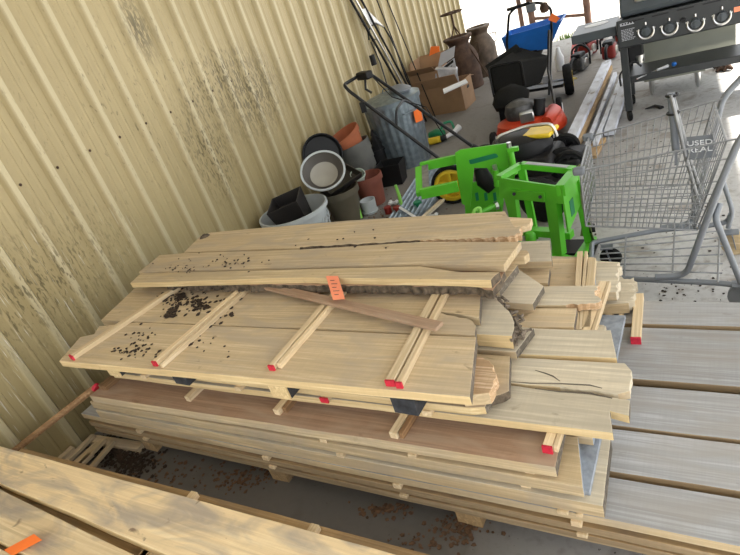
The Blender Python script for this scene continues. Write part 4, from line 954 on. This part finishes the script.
gpart('cross_foot', lambda b: bar(b, L1+Vector((0, -.02, .02)), Vector((K1.x+.03, K1.y+.1, .02)), .05, .04))
gpart('knob', lambda b: lathe(b, [(0, 0), (.03, 0), (.032, .04), (.02, .06), (0, .06)], TR(onf(532, 240)+Vector((0, -.02, 0))), 14))
gpart('hose_coupler', lambda b: tube(b, fillet([at(472, 222, .1), at(474, 210, .16), at(480, 207, .16), at(481, 218, .1)], .03), .012, 8), 'green2')
gpart('axle_tube', lambda b: tube(b, [at(477, 214, .1), at(495, 206, .1)], .022, 10), 'green')
gpart('axle_nut', lambda b: tube(b, [at(495, 206, .1), at(498, 205, .1)], .03, 6), 'chrome')
wc = at(530, 190, .14)
w = BM(); wheelprof(w, (-.80, 3.40, .15), (.2, 1, .1), .15, .08, 28, hub=.06); o = link_mesh('wheel', w, 'rubber', gm)
w = BM(); wheelprof(w, (-.80, 3.40, .15), (.2, 1, .1), .07, .06, 20); link_mesh('wheel_hub', w, 'black', o)
w = BM(); wheelprof(w, at(563, 163, .12)+Vector((0, 0, 0)), (.25, -1, .25), .115, .06, 28, hub=.05); o = link_mesh('wheel', w, 'rubber', gm)
w = BM(); wheelprof(w, at(563, 163, .12), (.25, -1, .25), .055, .05, 20); link_mesh('wheel_hub', w, 'black', o)
gpart('black_drive_box', lambda b: box(b, at(549, 161, .14), (.20, .12, .08), RZ(-.1)), 'black', bev=.02)
gpart('black_base_plate', lambda b: box(b, at(577, 247, .015), (.22, .16, .012), RZ(-.1)), 'black')
# strap
st_ = thing('tie_down_strap', 'olive green webbing strap with buckle draped over the green frame corner', 'strap', (K1.x+.04, K1.y-.05, 0))
s0 = [at(574, 173, .54), at(580, 167, .55), at(588, 168, .55), at(592, 176, .5), at(590, 200, .34), at(588, 218, .22), at(591, 232, .12), at(595, 244, .02)]
b = BM()
for i in range(len(s0)-1): bar(b, s0[i], s0[i+1], .034, .003, (1, .5, .1))
link_mesh('webbing', b, 'strap', st_, smooth=False)
b = BM()
s1 = [at(584, 175, .50), at(583, 195, .36), at(586, 215, .22), at(583, 236, .08)]
for i in range(len(s1)-1): bar(b, s1[i], s1[i+1], .030, .003, (0.2, -1, .1))
link_mesh('webbing_tail', b, 'strap', st_, smooth=False)
b = BM(); box(b, at(592, 228, .14), (.03, .012, .05), RZ(.3)); link_mesh('buckle', b, 'black', st_, smooth=False)

# ------------------------------------------------------------ red petrol mower with grass bag
rm = thing('petrol_mower', 'red petrol lawn mower with black mesh grass bag', 'lawn mower', (-1.30, 5.25, 0))
b = BM(); lathe(b, [(0, .20), (.17, .20), (.25, .17), (.27, .10), (.27, .06), (.25, .06), (.0, .1)], TR((-1.20, 5.15, 0), RZ(.2)), 36, sx=1.15); link_mesh('deck', b, 'redp', rm)
b = BM(); tube(b, [(-1.02, 5.3, .17), (-.98, 5.15, .19), (-1.02, 4.95, .17)], [.05, .065, .05], 12); link_mesh('discharge_hump', b, 'redp', rm)
b = BM(); lathe(b, [(0, 0), (.13, 0), (.14, .06), (.12, .12), (.06, .15), (0, .15)], TR((-1.27, 5.15, .20)), 24); link_mesh('engine', b, 'engine', rm)
b = BM(); box(b, (-1.18, 4.98, .24), (.12, .08, .09), RZ(.2)); bevel(link_mesh('muffler', b, 'chrome', rm), .01)
b = BM(); tube(b, [(-1.10, 5.1, .2), (-1.08, 5.12, .34)], [.05, .05], 12); link_mesh('fuel_cap', b, 'black', rm)
for c in ((-.97, 5.36, .125), (-.96, 4.74, .10), (-1.52, 5.50, .125), (-1.46, 4.82, .10)):
    w = BM(); wheelprof(w, c, (1, .12, 0), c[2], .05, 26, hub=c[2]*.6); o = link_mesh('wheel', w, 'rubber', rm)
    w = BM(); wheelprof(w, c, (1, .12, 0), c[2]*.62, .054, 22); link_mesh('wheel_disc', w, 'whitep', o)
# bag: leaning boxy cloth bag
def hexa(b, P):   # 8 points: bottom 4, top 4
    vs = [b.verts.new(Vector(q)) for q in P]
    for f in ((0, 3, 2, 1), (4, 5, 6, 7), (0, 1, 5, 4), (1, 2, 6, 5), (2, 3, 7, 6), (3, 0, 4, 7)): b.faces.new([vs[i] for i in f])
y_ = 5.75
Pf = [onY(494, 97, 5.60), onY(526, 88, 5.62), onY(521, 60, 5.70), onY(488, 67, 5.68)]
Pb = [onY(512, 84, 6.15), onY(541, 84, 6.15), onY(552, 56, 6.20), onY(519, 46, 6.22)]
b = BM(); hexa(b, [Pf[0], Pf[1], Pb[1], Pb[0], Pf[3], Pf[2], Pb[2], Pb[3]])
bag = bevel(link_mesh('grass_bag', b, 'bagcloth', rm), .03, 3)
b = BM(); tube(b, fillet([Pf[0], Pf[1], Pf[2], Pf[3], Pf[0]], .05), .010, 6); link_mesh('piping', b, 'black', bag)
b = BM(); prism(b, [onY(485, 66, 5.9), onY(516, 44, 6.15), onY(520, 49, 6.1), onY(490, 74, 5.8)], (.01, .02, -.02)); link_mesh('flap', b, 'bagcloth', bag)
b = BM(); lathe(b, [(0, 0), (.16, 0), (.17, .05), (.12, .11), (0, .14)], TR((-1.38, 5.33, .30), rot('X', .3)), 16, wob=lambda k: 1+.08*sin(k*2.1)); link_mesh('engine_cover', b, 'bagcloth', rm)
b = BM(); tube(b, [(-1.02, 5.42, .15), onY(548, 70, 5.95), onY(549, 30, 6.15)], .012, 8); link_mesh('handle_tube', b, 'blackmetal', rm); b = BM(); tube(b, [(-1.55, 5.5, .15), (-1.72, 6.05, .55)], .012, 8); link_mesh('handle_tube', b, 'blackmetal', rm)

# ------------------------------------------------------------ blue broadcast spreader
bs = thing('broadcast_spreader', 'blue tub push spreader with dark handle and yellow hubbed tyres', 'spreader', (-1.35, 6.35, 0))
top = [at(502, 38, .76), at(561, 22, .76), at(566, 15, .76), at(510, 30, .76)]
tl_, tr_ = onY(501, 38, 6.35), onY(562, 20, 6.35)
bl_, br_ = onY(506, 55, 6.40), onY(549, 50, 6.40)
dp = Vector((0, .38, 0)); 
b = BM()
o1 = [tl_, tr_, tr_+dp, tl_+dp]; o2 = [bl_+Vector((0, .04, 0)), br_+Vector((0, .04, 0)), br_+Vector((-.05, .28, 0)), bl_+Vector((.05, .28, 0))]
i1 = [q+(Vector(((tl_.x+tr_.x)/2, tl_.y+.19, q.z))-q)*.07 for q in o1]; i2 = [q+Vector((0, 0, .02)) for q in o2]
R1 = [b.verts.new(q) for q in o1]; R2_ = [b.verts.new(q) for q in o2]; R3 = [b.verts.new(q) for q in i1]; R4 = [b.verts.new(q) for q in i2]
b.faces.new(R2_); b.faces.new(R4)
for a_, c_2 in ((R1, R2_), (R1, R3), (R3, R4)):
    for k in range(4): b.faces.new((a_[k], a_[(k+1) % 4], c_2[(k+1) % 4], c_2[k]))
tub = bevel(link_mesh('tub', b, 'blue', bs), .012, 3)
def tubpt(px, py):
    n = (tr_-tl_).cross(o2[0]-tl_).normalized(); d = ray(px, py); o_ = Vector((0, 0, CAM_H)); return o_+d*((tl_-o_).dot(n)/d.dot(n))-n*(.003 if n.y > 0 else -.003)
em_ = [tubpt(530+8*cos(t*pi/7), 40.5-5*sin(t*pi/7)-.25*8*cos(t*pi/7)) for t in range(8)]
b = BM(); prism(b, em_, (0, .001, 0)); link_mesh('round_top_badge', b, 'strap', tub, smooth=False)
b = BM(); tube(b, [bl_.lerp(br_, .5)+Vector((0, .16, 0)), bl_.lerp(br_, .5)+Vector((0, .16, -.18))], [.16, .05], 14); link_mesh('hopper_outlet', b, 'black', bs)
b = BM()
ha, hb_ = tubpt(507, 45), tubpt(552, 30)
tube(b, fillet([onY(549, 95, 6.2), hb_+Vector((0, -.02, 0)), onY(551, 8, 6.1), onY(540, 2, 6.1), onY(516, 7, 6.1), onY(509, 14, 6.12), ha+Vector((0, -.02, 0)), onY(510, 60, 6.3)], .06), .013, 8); fr2 = link_mesh('handle', b, 'blackmetal', bs)
b = BM(); tube(b, [onY(507, 10, 6.1), onY(530, 3, 6.1)], .016, 8); link_mesh('grip', b, 'black', fr2)
b = BM(); box(b, onY(531, 8, 6.08), (.09, .04, .07)); bevel(link_mesh('control_box', b, 'cartplastic', fr2), .01)
for c, s in ((Vector((-1.02, 6.33, .155)), 1), (Vector((-1.66, 6.45, .155)), 0)):
    w = BM(); wheelprof(w, c, (1, .15, 0), .155, .09, 28, hub=.085); o = link_mesh('wheel', w, 'rubber', bs)
    w = BM(); wheelprof(w, c, (1, .15, 0), .09, .094, 22); link_mesh('wheel_hub', w, 'yellow', o)
b = BM(); tube(b, [(-1.68, 6.45, .155), (-.93, 6.32, .155)], .012, 8); link_mesh('axle', b, 'chrome', bs)
b = BM(); box(b, (-1.32, 6.45, .10), (.5, .16, .03), RZ(-.15)); link_mesh('base_frame', b, 'black', bs)
b = BM(); box(b, (-1.22, 6.3, .20), (.10, .02, .08)); link_mesh('white_label', b, 'paper', bs, smooth=False)
q = [onY(548, 20, 6.08), onY(552, 13, 6.08), onY(560, 18, 6.08), onY(556, 23, 6.08)]
o, pp_, nn_ = card('price_tag', q, 'orange', 'orange tag hanging from the handle of the blue spreader', 'tag')
b = BM(); lathe(b, [(0, 0), (.035, .01), (.045, .05), (.03, .09), (0, .10)], TR(onY(545, 13, 6.1)), 10); tag(link_mesh('leather_glove', b, 'rust'), 'small brown glove bundle hooked on the spreader handle', 'glove')

# ------------------------------------------------------------ whitewashed planks on the floor
for x0, y0_, x1, y1_, z, w, h, lab in ((569, 140, 607, 60, .12, .085, .045, 'leftmost whitewashed plank on the floor, laid on a brown one'), (572, 146, 608, 66, .07, .085, .05, 'brown plank under the leftmost whitewashed plank'),
        (585, 149, 615, 72, .05, .035, .045, 'narrow whitewashed board second from the left on the floor'), (595, 142, 621, 78, .06, .038, .045, 'worn whitewashed board third from the left on the floor'),
        (609, 130, 627, 76, .06, .08, .045, 'short whitewashed plank on the right, ending beside the grill caster')):
    stick(at(x0, y0_, z), at(x1, y1_, z), w, h, 'painted_plank', lab, 'plank', mat='low' if 'brown plank' in lab else 'whitewash')
stick(at(590, 156, .03), at(600, 138, .03), .09, .03, 'wood_offcut', 'small brown wood offcut in front of the whitewashed planks', 'wood offcut', mat='low')

# ------------------------------------------------------------ gas grill
gx0, gx1, gy = -.42, .80, 5.10
gr = thing('gas_grill', 'charcoal grey gas grill with four knobs and side shelf at the upper right', 'grill', (gx0, gy, 0))
def bpart(name, c, s, mat, par, bev=.006, R=None, label=None):
    b = BM(); box(b, c, s, R); o = link_mesh(name, b, mat, par, smooth=False)
    if bev: bevel(o, bev, 2)
    if label: o['label'] = label
    return o
pz0, pz1 = onY(620, 49, gy).z, onY(620, 21, gy).z
b = BM(); prism(b, [(gx0, gy, pz0), (gx0, gy+.03, pz0-.01), (gx0, gy+.10, pz0), (gx0, gy+.10, pz1), (gx0, gy, pz1)], (gx1-gx0, 0, 0)); pn_ = bevel(link_mesh('control_panel', b, 'grillgrey', gr, smooth=False), .008, 3)
for lx in (gx0+.035, gx1-.035):
    for ly in (gy+.05, gy+.50):
        lg = bpart('leg', (lx, ly, (.09+pz0)/2), (.055, .055, pz0-.09), 'grillgrey', gr, .004)
        w = BM(); wheelprof(w, (lx, ly, .048), (1, .3, 0), .048, .03, 20); wheel_o = link_mesh('caster', w, 'rubber', lg)
b = BM(); prism(b, [(gx0+.03, gy+.03, pz1+.012), (gx0+.03, gy+.02, pz1+.05), (gx0+.03, gy+.07, pz1+.17), (gx0+.03, gy+.20, pz1+.27), (gx0+.03, gy+.42, pz1+.27), (gx0+.03, gy+.52, pz1+.15), (gx0+.03, gy+.54, pz1+.012)], (gx1-gx0-.06, 0, 0))
ld = bevel(link_mesh('lid', b, 'grilltop', gr, smooth=False), .015, 3)
bpart('firebox', ((gx0+gx1)/2, gy+.32, pz1-.10), (gx1-gx0-.06, .40, .22), 'grillgrey', gr)
b = BM(); tube(b, fillet([(gx0+.15, gy+.05, pz1+.12), (gx0+.15, gy-.03, pz1+.12), (gx1-.15, gy-.03, pz1+.12), (gx1-.15, gy+.05, pz1+.12)], .02), .012, 8); link_mesh('lid_handle', b, 'chrome', ld)
for k in range(6):
    x = gx0+.14+.165*k; bpart('vent_slot', (x, gy-.001, pz1-.022), (.11, .003, .008), 'black', pn_, 0)
for kx, ky in ((646, 31), (669.5, 27), (695.5, 23), (722, 16)):
    q = onY(kx, ky, gy); Rk = rot('X', pi/2)
    b = BM(); lathe(b, [(.0, 0), (.034, 0), (.031, .03), (.0, .032)], TR(q, Rk), 24); bar(b, q+Vector((0, -.035, -.03)), q+Vector((0, -.035, .03)), .016, .014, (0, -1, 0)); kn = link_mesh('knob', b, 'grilltop', gr)
    b = BM(); tube(b, [q+Vector((.054*cos(a), -.008, .054*sin(a))) for a in [pi*.85+k*pi*1.30/18 for k in range(19)]], [.005+.006*sin(pi*k/18) for k in range(19)], 8)
    for a in (.25, pi/2, pi-.25): tube(b, [q+Vector((.047*cos(a), -.006, .047*sin(a))), q+Vector((.066*cos(a), -.006, .066*sin(a)))], .007, 6)
    link_mesh('bezel_ring', b, 'chrome', kn)
q = onY(683, 20, gy); b = BM(); lathe(b, [(0, 0), (.018, 0), (.016, .02), (0, .02)], TR(q, rot('X', pi/2)), 16); link_mesh('igniter_button', b, 'black', gr)
q0, q1 = onY(620, 25, gy-.001), onY(634, 22.5, gy-.001)
bpart('white_label', ((q0.x+q1.x)/2, gy-.001, (q0.z+q1.z)/2), (q1.x-q0.x, .002, .020), 'paper', pn_, 0)
b = BM()
for k in range(5): box(b, (q0.x+.018+.02*k, gy-.0025, q0.z-.001), (.012, .001, .010))
link_mesh('label_print', b, 'black', pn_, smooth=False)
b = BM(); t0 = onY(620.5, 31, gy)
for r_ in range(8):
    x = t0.x+.004
    while x < t0.x+.085:
        w_ = random.uniform(.006, .018); box(b, (x+w_/2, gy-.001, t0.z-.011*r_), (w_, .002, .005)); x += w_+.004
link_mesh('instruction_text', b, 'paper', pn_, smooth=False)
bpart('orange_badge', onY(738, 9, gy-.001), (.05, .003, .035), 'salmon', pn_, .004)
# side shelf
bpart('side_shelf', (-.60, gy+.30, .735), (.34, .44, .07), 'grilltop', gr, .008)
b = BM(); lathe(b, [(0, 0), (.07, 0), (.07, .0015), (0, .0015)], TR((-.60, gy+.36, .7705)), 24, sx=1.35); link_mesh('shelf_sticker', b, 'whitep', gr)
bpart('side_shelf', (gx1+.19, gy+.28, .735), (.34, .44, .07), 'grilltop', gr, .008)
# lower shelf
bpart('bottom_shelf', ((gx0+gx1)/2, gy+.29, .325), (gx1-gx0-.05, .44, .03), 'grillgrey', gr, .005)
bpart('shelf_lip', ((gx0+gx1)/2, gy+.065, .335), (gx1-gx0-.05, .02, .055), 'grillgrey', gr, .005)
bpart('valve_box', onY(636, 51, gy+.16), (.11, .14, .16), 'black', gr, .01)
b = BM(); q = onY(640, 62, gy+.12); lathe(b, [(0, 0), (.035, 0), (.04, .06), (0, .06)], TR(q), 16); link_mesh('grease_cup', b, 'chrome', gr)
b = BM(); tube(b, fillet([onY(641, 66, gy+.1), onY(634, 60, gy+.06), onY(619, 74, gy+.02), onY(621, 86, gy+.03)], .05), .008, 8); link_mesh('gas_hose', b, 'black', gr)
tg = thing('grill_brush', 'long handled tool with blue grey tip lying on the grill bottom shelf', 'tool', at(655, 72, .345))
b = BM(); tube(b, [at(637, 79, .352), at(657, 70, .352)], .005, 6); link_mesh('shaft', b, 'chrome', tg)
b = BM(); tube(b, [at(657, 70, .356), at(668, 66, .358)], [.010, .014], 8); link_mesh('grip', b, 'whitep', tg)
b = BM(); lathe(b, [(0, -.02), (.016, -.012), (.02, 0), (.016, .012), (0, .02)], TR(at(674, 64, .362)), 12); link_mesh('tip', b, 'blue', tg)
# appliance behind the grill
cb = thing('steel_cabinet', 'greenish grey stainless cabinet on tapered legs standing behind the grill', 'cabinet', (0, 5.95, 0))
bpart('body', (.06, 5.98, .42), (.70, .50, .46), 'stainless', cb, .006)
bpart('drip_skirt', (-.05, 5.96, .165), (.48, .44, .06), 'stainless', cb, .004)
for x, y in ((-.23, 5.78), (.13, 5.78), (-.23, 6.14), (.13, 6.14)):
    b = BM(); lathe(b, [(0, 0), (.012, 0), (.014, .02), (.024, .05), (.026, .136), (0, .136)], TR((x, y, 0)), 14); link_mesh('leg', b, 'chrome', cb)
b = BM()
for k in range(9): q = at(722+random.uniform(-7, 7), 66+random.uniform(-3, 3), .03); tube(b, [q+Vector((-.03, 0, -.02)), q+Vector((0, .02, random.uniform(0, .04))), q+Vector((.04, -.01, -.015))], [.015, .022, .012], 6)
tag(link_mesh('crumpled_rag', b, 'rust'), 'crumpled rust brown rag on the floor beyond the grill shelf', 'rag')
b = BM(); tube(b, [at(645, 109, .008), at(655, 106, .010), at(662, 108, .006)], [.004, .014, .02], 8); tag(link_mesh('black_scrap', b, 'black'), 'thin black plastic scrap on the concrete under the grill', 'scrap')

# ------------------------------------------------------------ chainsaws
def chainsaw(c, yaw, label, body='redc', s=1.0):
    t = thing('chainsaw', label, 'chainsaw', c, yaw); c = Vector(c); R = RZ(yaw)
    P = lambda x, y, z: c+R @ Vector((x*s, y*s, z*s))
    b = BM(); box(b, P(0, 0, .09), (.20*s, .15*s, .16*s), R); bevel(link_mesh('engine_housing', b, body, t, smooth=False), .03, 3)
    b = BM(); box(b, P(-.02, 0, .185), (.16*s, .12*s, .05*s), R); bevel(link_mesh('top_cover', b, 'black', t, smooth=False), .015, 2)
    b = BM(); tube(b, fillet([P(.05, -.10, .05), P(.05, -.11, .22), P(.06, 0, .29), P(.05, .10, .24), P(.05, .10, .06)], .05), .012, 8); link_mesh('front_handle', b, 'black', t)
    b = BM(); tube(b, fillet([P(-.09, 0, .16), P(-.17, 0, .19), P(-.25, 0, .15), P(-.24, 0, .03), P(-.09, 0, .02)], .05), .017, 8); link_mesh('rear_handle', b, 'black', t)
    b = BM(); tube(b, fillet([P(.10, -.09, .2), P(.10, 0, .32), P(.10, .09, .2)], .05), .008, 6); link_mesh('hand_guard', b, 'black', t)
    b = BM(); prism(b, [P(.08, .05, .04), P(.50, .05, .05), P(.55, .05, .075), P(.50, .05, .10), P(.08, .05, .11)], R @ Vector((0, .008, 0))); link_mesh('guide_bar', b, 'chrome', t)
    b = BM(); lathe(b, [(0, 0), (.05*s, 0), (.045*s, .02*s), (0, .02*s)], TR(P(0, -.075, .09), RZ(yaw) @ rot('X', pi/2)), 16); link_mesh('starter_cover', b, 'chrome', t)
    return t
chainsaw((-1.02, 7.25, 0), 1.3, 'nearest black and grey chainsaw right of the spreader wheel', 'engine')
chainsaw((-1.00, 7.95, 0), 1.1, 'red chainsaw just behind the nearest one under the grill shelf')
chainsaw((-.72, 7.55, 0), 1.5, 'red chainsaw at the far ends of the whitewashed planks')
chainsaw((-.62, 8.35, 0), 1.2, 'red chainsaw furthest back, seen just below the grill shelf')
b = BM(); prism(b, [at(569, 66, .0), at(574, 66, .0), at(578, 44, .16), at(572, 44, .16)], (.03, .1, 0)); tag(link_mesh('red_tool_case', b, 'redp', smooth=False), 'narrow red panel leaning between the spreader and the chainsaws', 'panel')
b = BM(); q = Vector((-1.28, 7.5, 0)); lathe(b, [(0, 0), (.05, 0), (.055, .15), (.03, .21), (.02, .27), (0, .27)], TR(q), 16); tag(link_mesh('pale_bottle', b, 'whitep'), 'pale blue white bottle standing beside the spreader', 'bottle')

# ------------------------------------------------------------ fence and grass outside
for x, r_, lab in ((-2.13, .035, 'left thin brown fence post outside beyond the milk cans'), (-1.97, .05, 'thick brown fence post outside behind the spreader handle'), (-1.17, .05, 'brown fence post outside above the grill side shelf')):
    b = BM(); tube(b, [(x, 9.7, -.2), (x, 9.7, 2.2)], r_, 10); tag(link_mesh('fence_post', b, 'postwood'), lab, 'post')
b = BM(); bar(b, (-2.0, 9.7, .36), (-1.2, 9.7, .22), .05, .04); tag(link_mesh('fence_rail', b, 'postwood', smooth=False), 'thin rail running between the two thicker fence posts', 'rail')
b = BM()
for k in range(420):
    q = Vector((-1.45+random.gauss(0, .14), 9.65+random.gauss(0, .22), -.2)); h_ = random.uniform(.08, .28); d = Vector((random.uniform(-.05, .05), random.uniform(-.05, .05), h_)); s_ = Vector((.008, 0, 0))
    v = [b.verts.new(q-s_), b.verts.new(q+s_), b.verts.new(q+d)]; b.faces.new(v)
tag(link_mesh('grass_clump', b, 'grass', smooth=False), 'green grass and weeds growing outside behind the blue spreader', 'grass', kind='stuff')

# ------------------------------------------------------------ shopping cart
YN, YF = 2.42, 2.88
ct = thing('shopping_cart', 'grey wire shopping cart standing behind the grey boards at the right', 'shopping cart', (-.1, 2.65, 0))
def rim(n, a): return onY(n[0], n[1], a)
NTF, NTR, NBR, NBF = onY(580, 171, YN), onY(736, 139, YN), onY(697, 230, YN), onY(586, 226, YN+.02)
FTF, FTR = onY(589, 137, YF), onY(722, 99, YF)
FBF, FBR = NBF+Vector((0, YF-YN-.04, 0)), NBR+Vector((0, YF-YN, .0))
def mesh_panel(name, A, B_, C_, D, nu, nv, r=.0022, rr=.0045, par=ct, dense=None):
    """wire grid between A-B (bottom) and D-C (top)"""
    b = BM()
    tube(b, [A, B_, C_, D], rr, 6, closed=True)
    for i in range(1, nu): t = i/nu; tube(b, [A.lerp(B_, t), D.lerp(C_, t)], r, 5)
    for j in (dense or [k/nv for k in range(1, nv)]): tube(b, [A.lerp(D, j), B_.lerp(C_, j)], r*1.1, 5)
    return link_mesh(name, b, 'cartsteel', par)
dn_ = [.08, .16, .24, .32, .42, .56, .80]
mesh_panel('basket_side', NBF, NBR, NTR, NTF, 19, 6, dense=dn_)
mesh_panel('basket_side', FBF, FBR, FTR, FTF, 19, 6, dense=dn_)
mesh_panel('basket_bottom', NBF, NBR, FBR, FBF, 16, 9)
mesh_panel('basket_front', NBF, FBF, FTF, NTF, 10, 6)
mesh_panel('rear_gate', NBR+Vector((-.01, .01, 0)), FBR+Vector((-.01, -.01, 0)), FTR+Vector((-.03, -.01, -.01)), NTR+Vector((-.03, .01, -.01)), 12, 5)
for q, s_ in ((NTF, -1), (FTF, 1)):
    bpart('corner_bumper', q+Vector((-.005, 0, .0)), (.05, .035, .035), 'cartplastic', ct, .01)
# seat
b = BM(); tube(b, [onY(671, 93, 2.62), onY(673, 112, 2.62), onY(676, 152, 2.62)], .016, 10); so = link_mesh('seat_arm', b, 'cartplastic', ct)
b = BM(); tube(b, [onY(674, 100, 2.66), onY(690, 160, 2.66), onY(703, 198, 2.66)], .008, 8); tube(b, [onY(671, 95, 2.60), onY(684, 150, 2.60), onY(699, 205, 2.60)], .008, 8); link_mesh('seat_back_frame', b, 'cartsteel', ct)
b = BM(); bar(b, onY(676, 150, 2.60), onY(676, 164, 2.60), .03, .012); o = link_mesh('belt_buckle', b, 'cartplastic', so, smooth=False)
for px_, py_ in ((672, 95), (673, 113)):
    b = BM(); q = onY(px_, py_, 2.62); tube(b, [q+Vector((.022*cos(a), .022*sin(a), 0)) for a in [k*pi/6 for k in range(12)]], .005, 6, closed=True); link_mesh('clip_ring', b, 'black', so)
SA = [onY(686, 159, 2.58), onY(717, 156, 2.58), onY(713, 134, 2.70), onY(684, 137, 2.70)]
sn = (SA[1]-SA[0]).cross(SA[3]-SA[0]).normalized()
b = BM(); prism(b, SA, -sn*.008); sf = bevel(link_mesh('seat_flap', b, 'cartplastic', ct, smooth=False), .003)
xa = (SA[1]-SA[0]).normalized(); ya = sn.cross(xa); base = (SA[0]+SA[1]+SA[2]+SA[3])/4
for wd, off_ in (('USED', .019), ('REAL', -.021)):
    T = Matrix((xa, ya, sn)).transposed().to_4x4(); T.translation = base+ya*off_+sn*.0015
    o = text_mesh('embossed_letters', wd, .040, 'whitep', sf, T, .001); o['label'] = 'pale embossed capital letters'
# chassis
b = BM(); tube(b, fillet([onY(742, 286, 2.40), at(720, 283, .12), at(633, 279, .12), at(598, 276, .12), at(591, 262, .13), at(592, 243, .14), at(600, 241, .14), at(659, 230, .14), at(701, 227, .14), at(728, 222, .14), at(731, 214, .20)], .04), .013, 10); ch = link_mesh('base_frame', b, 'cartgrey', ct)
b = BM(); tube(b, fillet([at(655, 277, .145), at(686, 275.5, .145), onY(722, 180, YN-.03), onY(740, 138, YN-.03), Vector((.31, YN-.03, .93))], .05), .014, 10); link_mesh('upright', b, 'cartgrey', ct)
b = BM(); tube(b, fillet([Vector((-.12, YF+.03, .15)), Vector((.02, YF+.03, .16)), onY(722, 101, YF+.03), onY(729, 91, YF+.03), Vector((.31, YF+.03, .93))], .05), .014, 10); link_mesh('upright', b, 'cartgrey', ct)
b = BM(); tube(b, [Vector((.31, YN-.05, .93)), Vector((.31, YF+.05, .93))], .017, 12); link_mesh('handle_bar', b, 'cartplastic', ct)
b = BM(); tube(b, fillet([onY(720, 203, 2.44), onY(715, 218, 2.42), onY(742, 285, 2.40)], .04), .013, 10); link_mesh('rear_leg', b, 'cartgrey', ct)
b = BM(); tube(b, fillet([onY(722, 178, YF), onY(733, 212, YF), onY(728, 228, YF)], .04), .011, 10); link_mesh('rear_leg', b, 'cartgrey', ct)
b = BM()
ra, rb_ = (at(600, 275, .13), at(722, 283, .13)), (at(600, 241, .145), at(724, 224, .145))
for t in (.15, .3, .45, .6, .75, .88): tube(b, [ra[0].lerp(rb_[0], t), ra[1].lerp(rb_[1], t)], .0035, 6)
for t in (.22, .62, .97): tube(b, [ra[0].lerp(ra[1], t), rb_[0].lerp(rb_[1], t)], .0045, 6)
link_mesh('bottom_rack', b, 'cartsteel', ct)
def caster(c, mat='rubber', r=.055):
    b = BM(); wheelprof(b, (c[0], c[1], r), (.15, 1, 0), r, .03, 24); w = link_mesh('caster_wheel', b, mat, ct)
    b = BM()
    for s_ in (-1, 1): bar(b, Vector((c[0], c[1]+s_*.022, r-.015)), Vector((c[0]-.015, c[1]+s_*.022, r+.06)), .004, .04, (0, 1, 0))
    box(b, (c[0]-.015, c[1], r+.062), (.06, .05, .006)); link_mesh('fork', b, 'cartgrey', w, smooth=False)
caster((-.36, 2.80)); caster((-.37, 2.50)); caster((.20, 2.86), 'tan2', .062); caster((.20, 2.40), 'cartgrey', .062)
